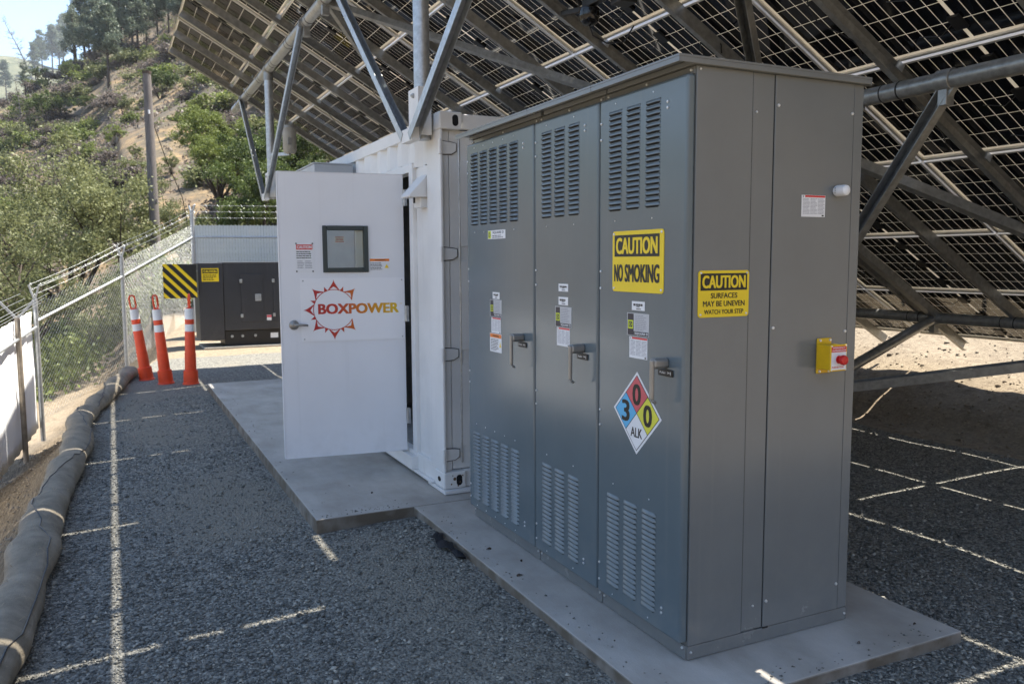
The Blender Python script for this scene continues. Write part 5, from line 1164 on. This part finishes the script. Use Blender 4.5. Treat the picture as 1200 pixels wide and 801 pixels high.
for px, py, hpx, tl, lb in ((40, 96, 74, (-.0, -.38), 'leaning dead tree against the sky at the upper left'), (26, 152, 62, (0, -.05), 'bare grey tree standing on the slope below the dead leaning one')):
    P = hit(px, py)
    if P is not None:
        dist = float((P - CAM) @ CF); place_tree('dead_tree', bm, lb, 'tree', (P[0], P[1], P[2] - .3), hpx / 967. * dist / 12, .3, crown='branches', tilt=tl)
# shrubs
def shrub_mesh(seed, lm, flat, leaf=.075):
    rr = np.random.default_rng(seed); c = rr.normal(0, .38, (26, 3)); c[:, 2] = np.abs(c[:, 2]) * flat + .12
    return quads('shrub', leaf_cloud(c, rr.uniform(.09, .2, 26), 80, leaf, rr, .8), lm)
SH = [(shrub_mesh(41, L_SAGE, .8), 'grey brown dry brush scattered over the hillside', 'grey brush on the hillside'), (shrub_mesh(42, L_OLIVE, .9), 'olive green bush scattered over the hillside', 'olive bushes on the hillside'), (shrub_mesh(43, L_GREEN, .8), 'bright green bush scattered over the hillside', 'bright bushes on the hillside'), (shrub_mesh(44, L_SAGE, .6), 'grey brown dry brush scattered over the hillside', 'grey brush on the hillside')]
r2 = random.Random(5); cnt = 0
for k in range(900):
    px = r2.uniform(-40, 345); py = r2.uniform(62, 262); P = hit(px, py)
    if P is None: continue
    dist = float((P - CAM) @ CF)
    if dist > 230 or fnoise(np.array(P[0]), np.array(P[1]), 7, 2, 13) < -.22: continue
    me, lb, gp = SH[r2.choices(range(4), (2.6, 2.3, 1.7, 2.6))[0]]
    o = bpy.data.objects.new('shrub', me); COL.objects.link(o); o.location = (P[0], P[1], H(P[0], P[1]) - .05); s = r2.uniform(.9, 2.2) * (dist / 90) ** .5
    o.scale = (s * r2.uniform(.9, 1.4), s * r2.uniform(.9, 1.4), s * r2.uniform(.6, .95)); o.rotation_euler = (0, 0, r2.uniform(0, 6.28)); tag(o, lb, 'shrub', gp); cnt += 1
    if cnt >= 290: break
def brush_cover():
    C = []; SG = []
    rr = np.random.default_rng(9)
    th = rr.uniform(-.22, .42, 22000); r_ = 36 + 140 * rr.random(22000) ** .8; x = CAM[0] + r_ * np.sin(th); y = CAM[1] + r_ * np.cos(th)
    ok = fnoise(x, y, 6, 3, 13) + rr.normal(0, .3, 22000) > .08; x, y = x[ok], y[ok]; z = height(x, y); n = len(x)
    sg = rr.uniform(.1, .34, n) * (.6 + np.hypot(x, y) / 160); c = np.stack([x, y, z + sg * .5], -1)
    V = leaf_cloud(c, sg, 22, .13, rr, .7)
    me = quads('hillside_brush', V, L_SAGE); me.materials.append(L_OLIVE); me.polygons.foreach_set('material_index', np.repeat((rr.random(n) < .34).astype(np.int32), 22))
    o = link('hillside_brush', me, kind='stuff'); o['label'] = 'low dry brush covering the hillside'
brush_cover()
# bushes beyond the chain link fence
near = [(75, 400, 25, 'leafy green bush behind the fence at the left, beside the white fabric', L_GREEN, 1.4), (100, 400, 27, 'low green bush seen through the chain link fence', L_GREEN, 1.1), (128, 385, 26, 'olive bush behind the middle fence post', L_OLIVE, 1.3), (60, 355, 21, 'tall green bush over the corner fence post', L_GREEN, 1.3), (10, 345, 19, 'green bush rising over the fabric covered fence', L_GREEN, 1.5), (165, 375, 22, 'grey green bush behind the delineator posts', L_OLIVE, 1.3), (205, 372, 24, 'olive bush behind the striped hazard board', L_OLIVE, 1.5), (45, 352, 24, 'dark bush behind the corner post of the fence', L_DARK, 1.7), (265, 262, 24, 'olive bush above the slatted fence', L_OLIVE, 1.8), (195, 385, 20.5, 'olive bush close behind the far run of the chain link fence', L_OLIVE, 1.), (218, 380, 20.5, 'green bush just left of the generator behind the fence', L_GREEN, 1.2), (172, 382, 24, 'low olive bush at the foot of the chain link fence', L_OLIVE, .8), (305, 270, 25, 'green bush behind the barbed wire of the slatted fence', L_GREEN, 1.8)]
for i, (px, py, dist, lb, lm, s) in enumerate(near):
    x, y, z = at_pix(px, py, dist); me = shrub_mesh(60 + i, lm, .9, .05); o = bpy.data.objects.new('shrub', me); COL.objects.link(o); o.location = (x, y, z); o.scale = (s, s, s * 1.1); tag(o, lb, 'shrub')

# ------------------------------------------------------------------ small litter on the slabs
def litter():
    spots = [(-.18, 1.55, 'dark dry leaf lying on the slab before the far cabinet door'), (-.2, 1.12, 'dark dry leaf on the slab before the middle cabinet door'), (-.1, 1.3, 'small dry leaf close to the cabinet base'), (-.55, 3.2, 'dry leaf on the slab below the open white door'), (-.45, 2.95, 'small dry leaf on the slab near its corner with the cabinet slab'), (.75, -.2, 'tiny dry leaf on the near end of the cabinet slab'), (1.12, -.18, 'tiny dark leaf on the slab corner at the right')]
    for i, (x, y, lb) in enumerate(spots):
        b = MB(); s = .017 if i < 2 else .008; a = i * 1.7
        P = [(x + s * math.cos(a + q), y + s * .6 * math.sin(a + q), .004 + .006 * math.sin(q * 2 + i)) for q in np.linspace(0, 2 * math.pi, 7, endpoint=False)]
        b.add(P + [(x, y, .012)], [(k, (k + 1) % 7, 7) for k in range(7)]); o = b.build('dry_leaf', M_LEAFD); tag(o, lb, 'leaf')
    b = MB(); P = []
    for i in range(9):
        for j in range(3):
            y = 2.0 - i * .055; x = -.31 - j * .042 * (1 - abs(i - 3) / 7); P.append((x + .012 * math.sin(i * 2.3 + j), y, H(x, y) + .022 + .012 * math.sin(i * 1.9 + j * 2)))
    b.add(P, [(i * 3 + j, (i + 1) * 3 + j, (i + 1) * 3 + j + 1, i * 3 + j + 1) for i in range(8) for j in range(2)])
    o = b.build('fabric_scrap', M_FABRIC, smooth=True); tag(o, 'torn scrap of black ground fabric along the slab edge', 'fabric scrap'); sm = o.modifiers.new('solid', 'SOLIDIFY'); sm.thickness = .003
litter()

def haze():
    b = MB(); b.box((-960, -660, -60), (960, 1060, 260)); me = b.mesh('haze'); mt = bpy.data.materials.new('haze_air'); mt.use_nodes = True; t = mt.node_tree
    t.nodes.remove(t.nodes['Principled BSDF']); v = t.nodes.new('ShaderNodeVolumePrincipled'); v.inputs['Density'].default_value = .00022; v.inputs['Color'].default_value = (.86, .92, 1, 1); v.inputs['Anisotropy'].default_value = .2
    t.links.new(v.outputs[0], t.nodes['Material Output'].inputs['Volume']); me.materials.append(mt); link('haze', me, kind='stuff')
haze()
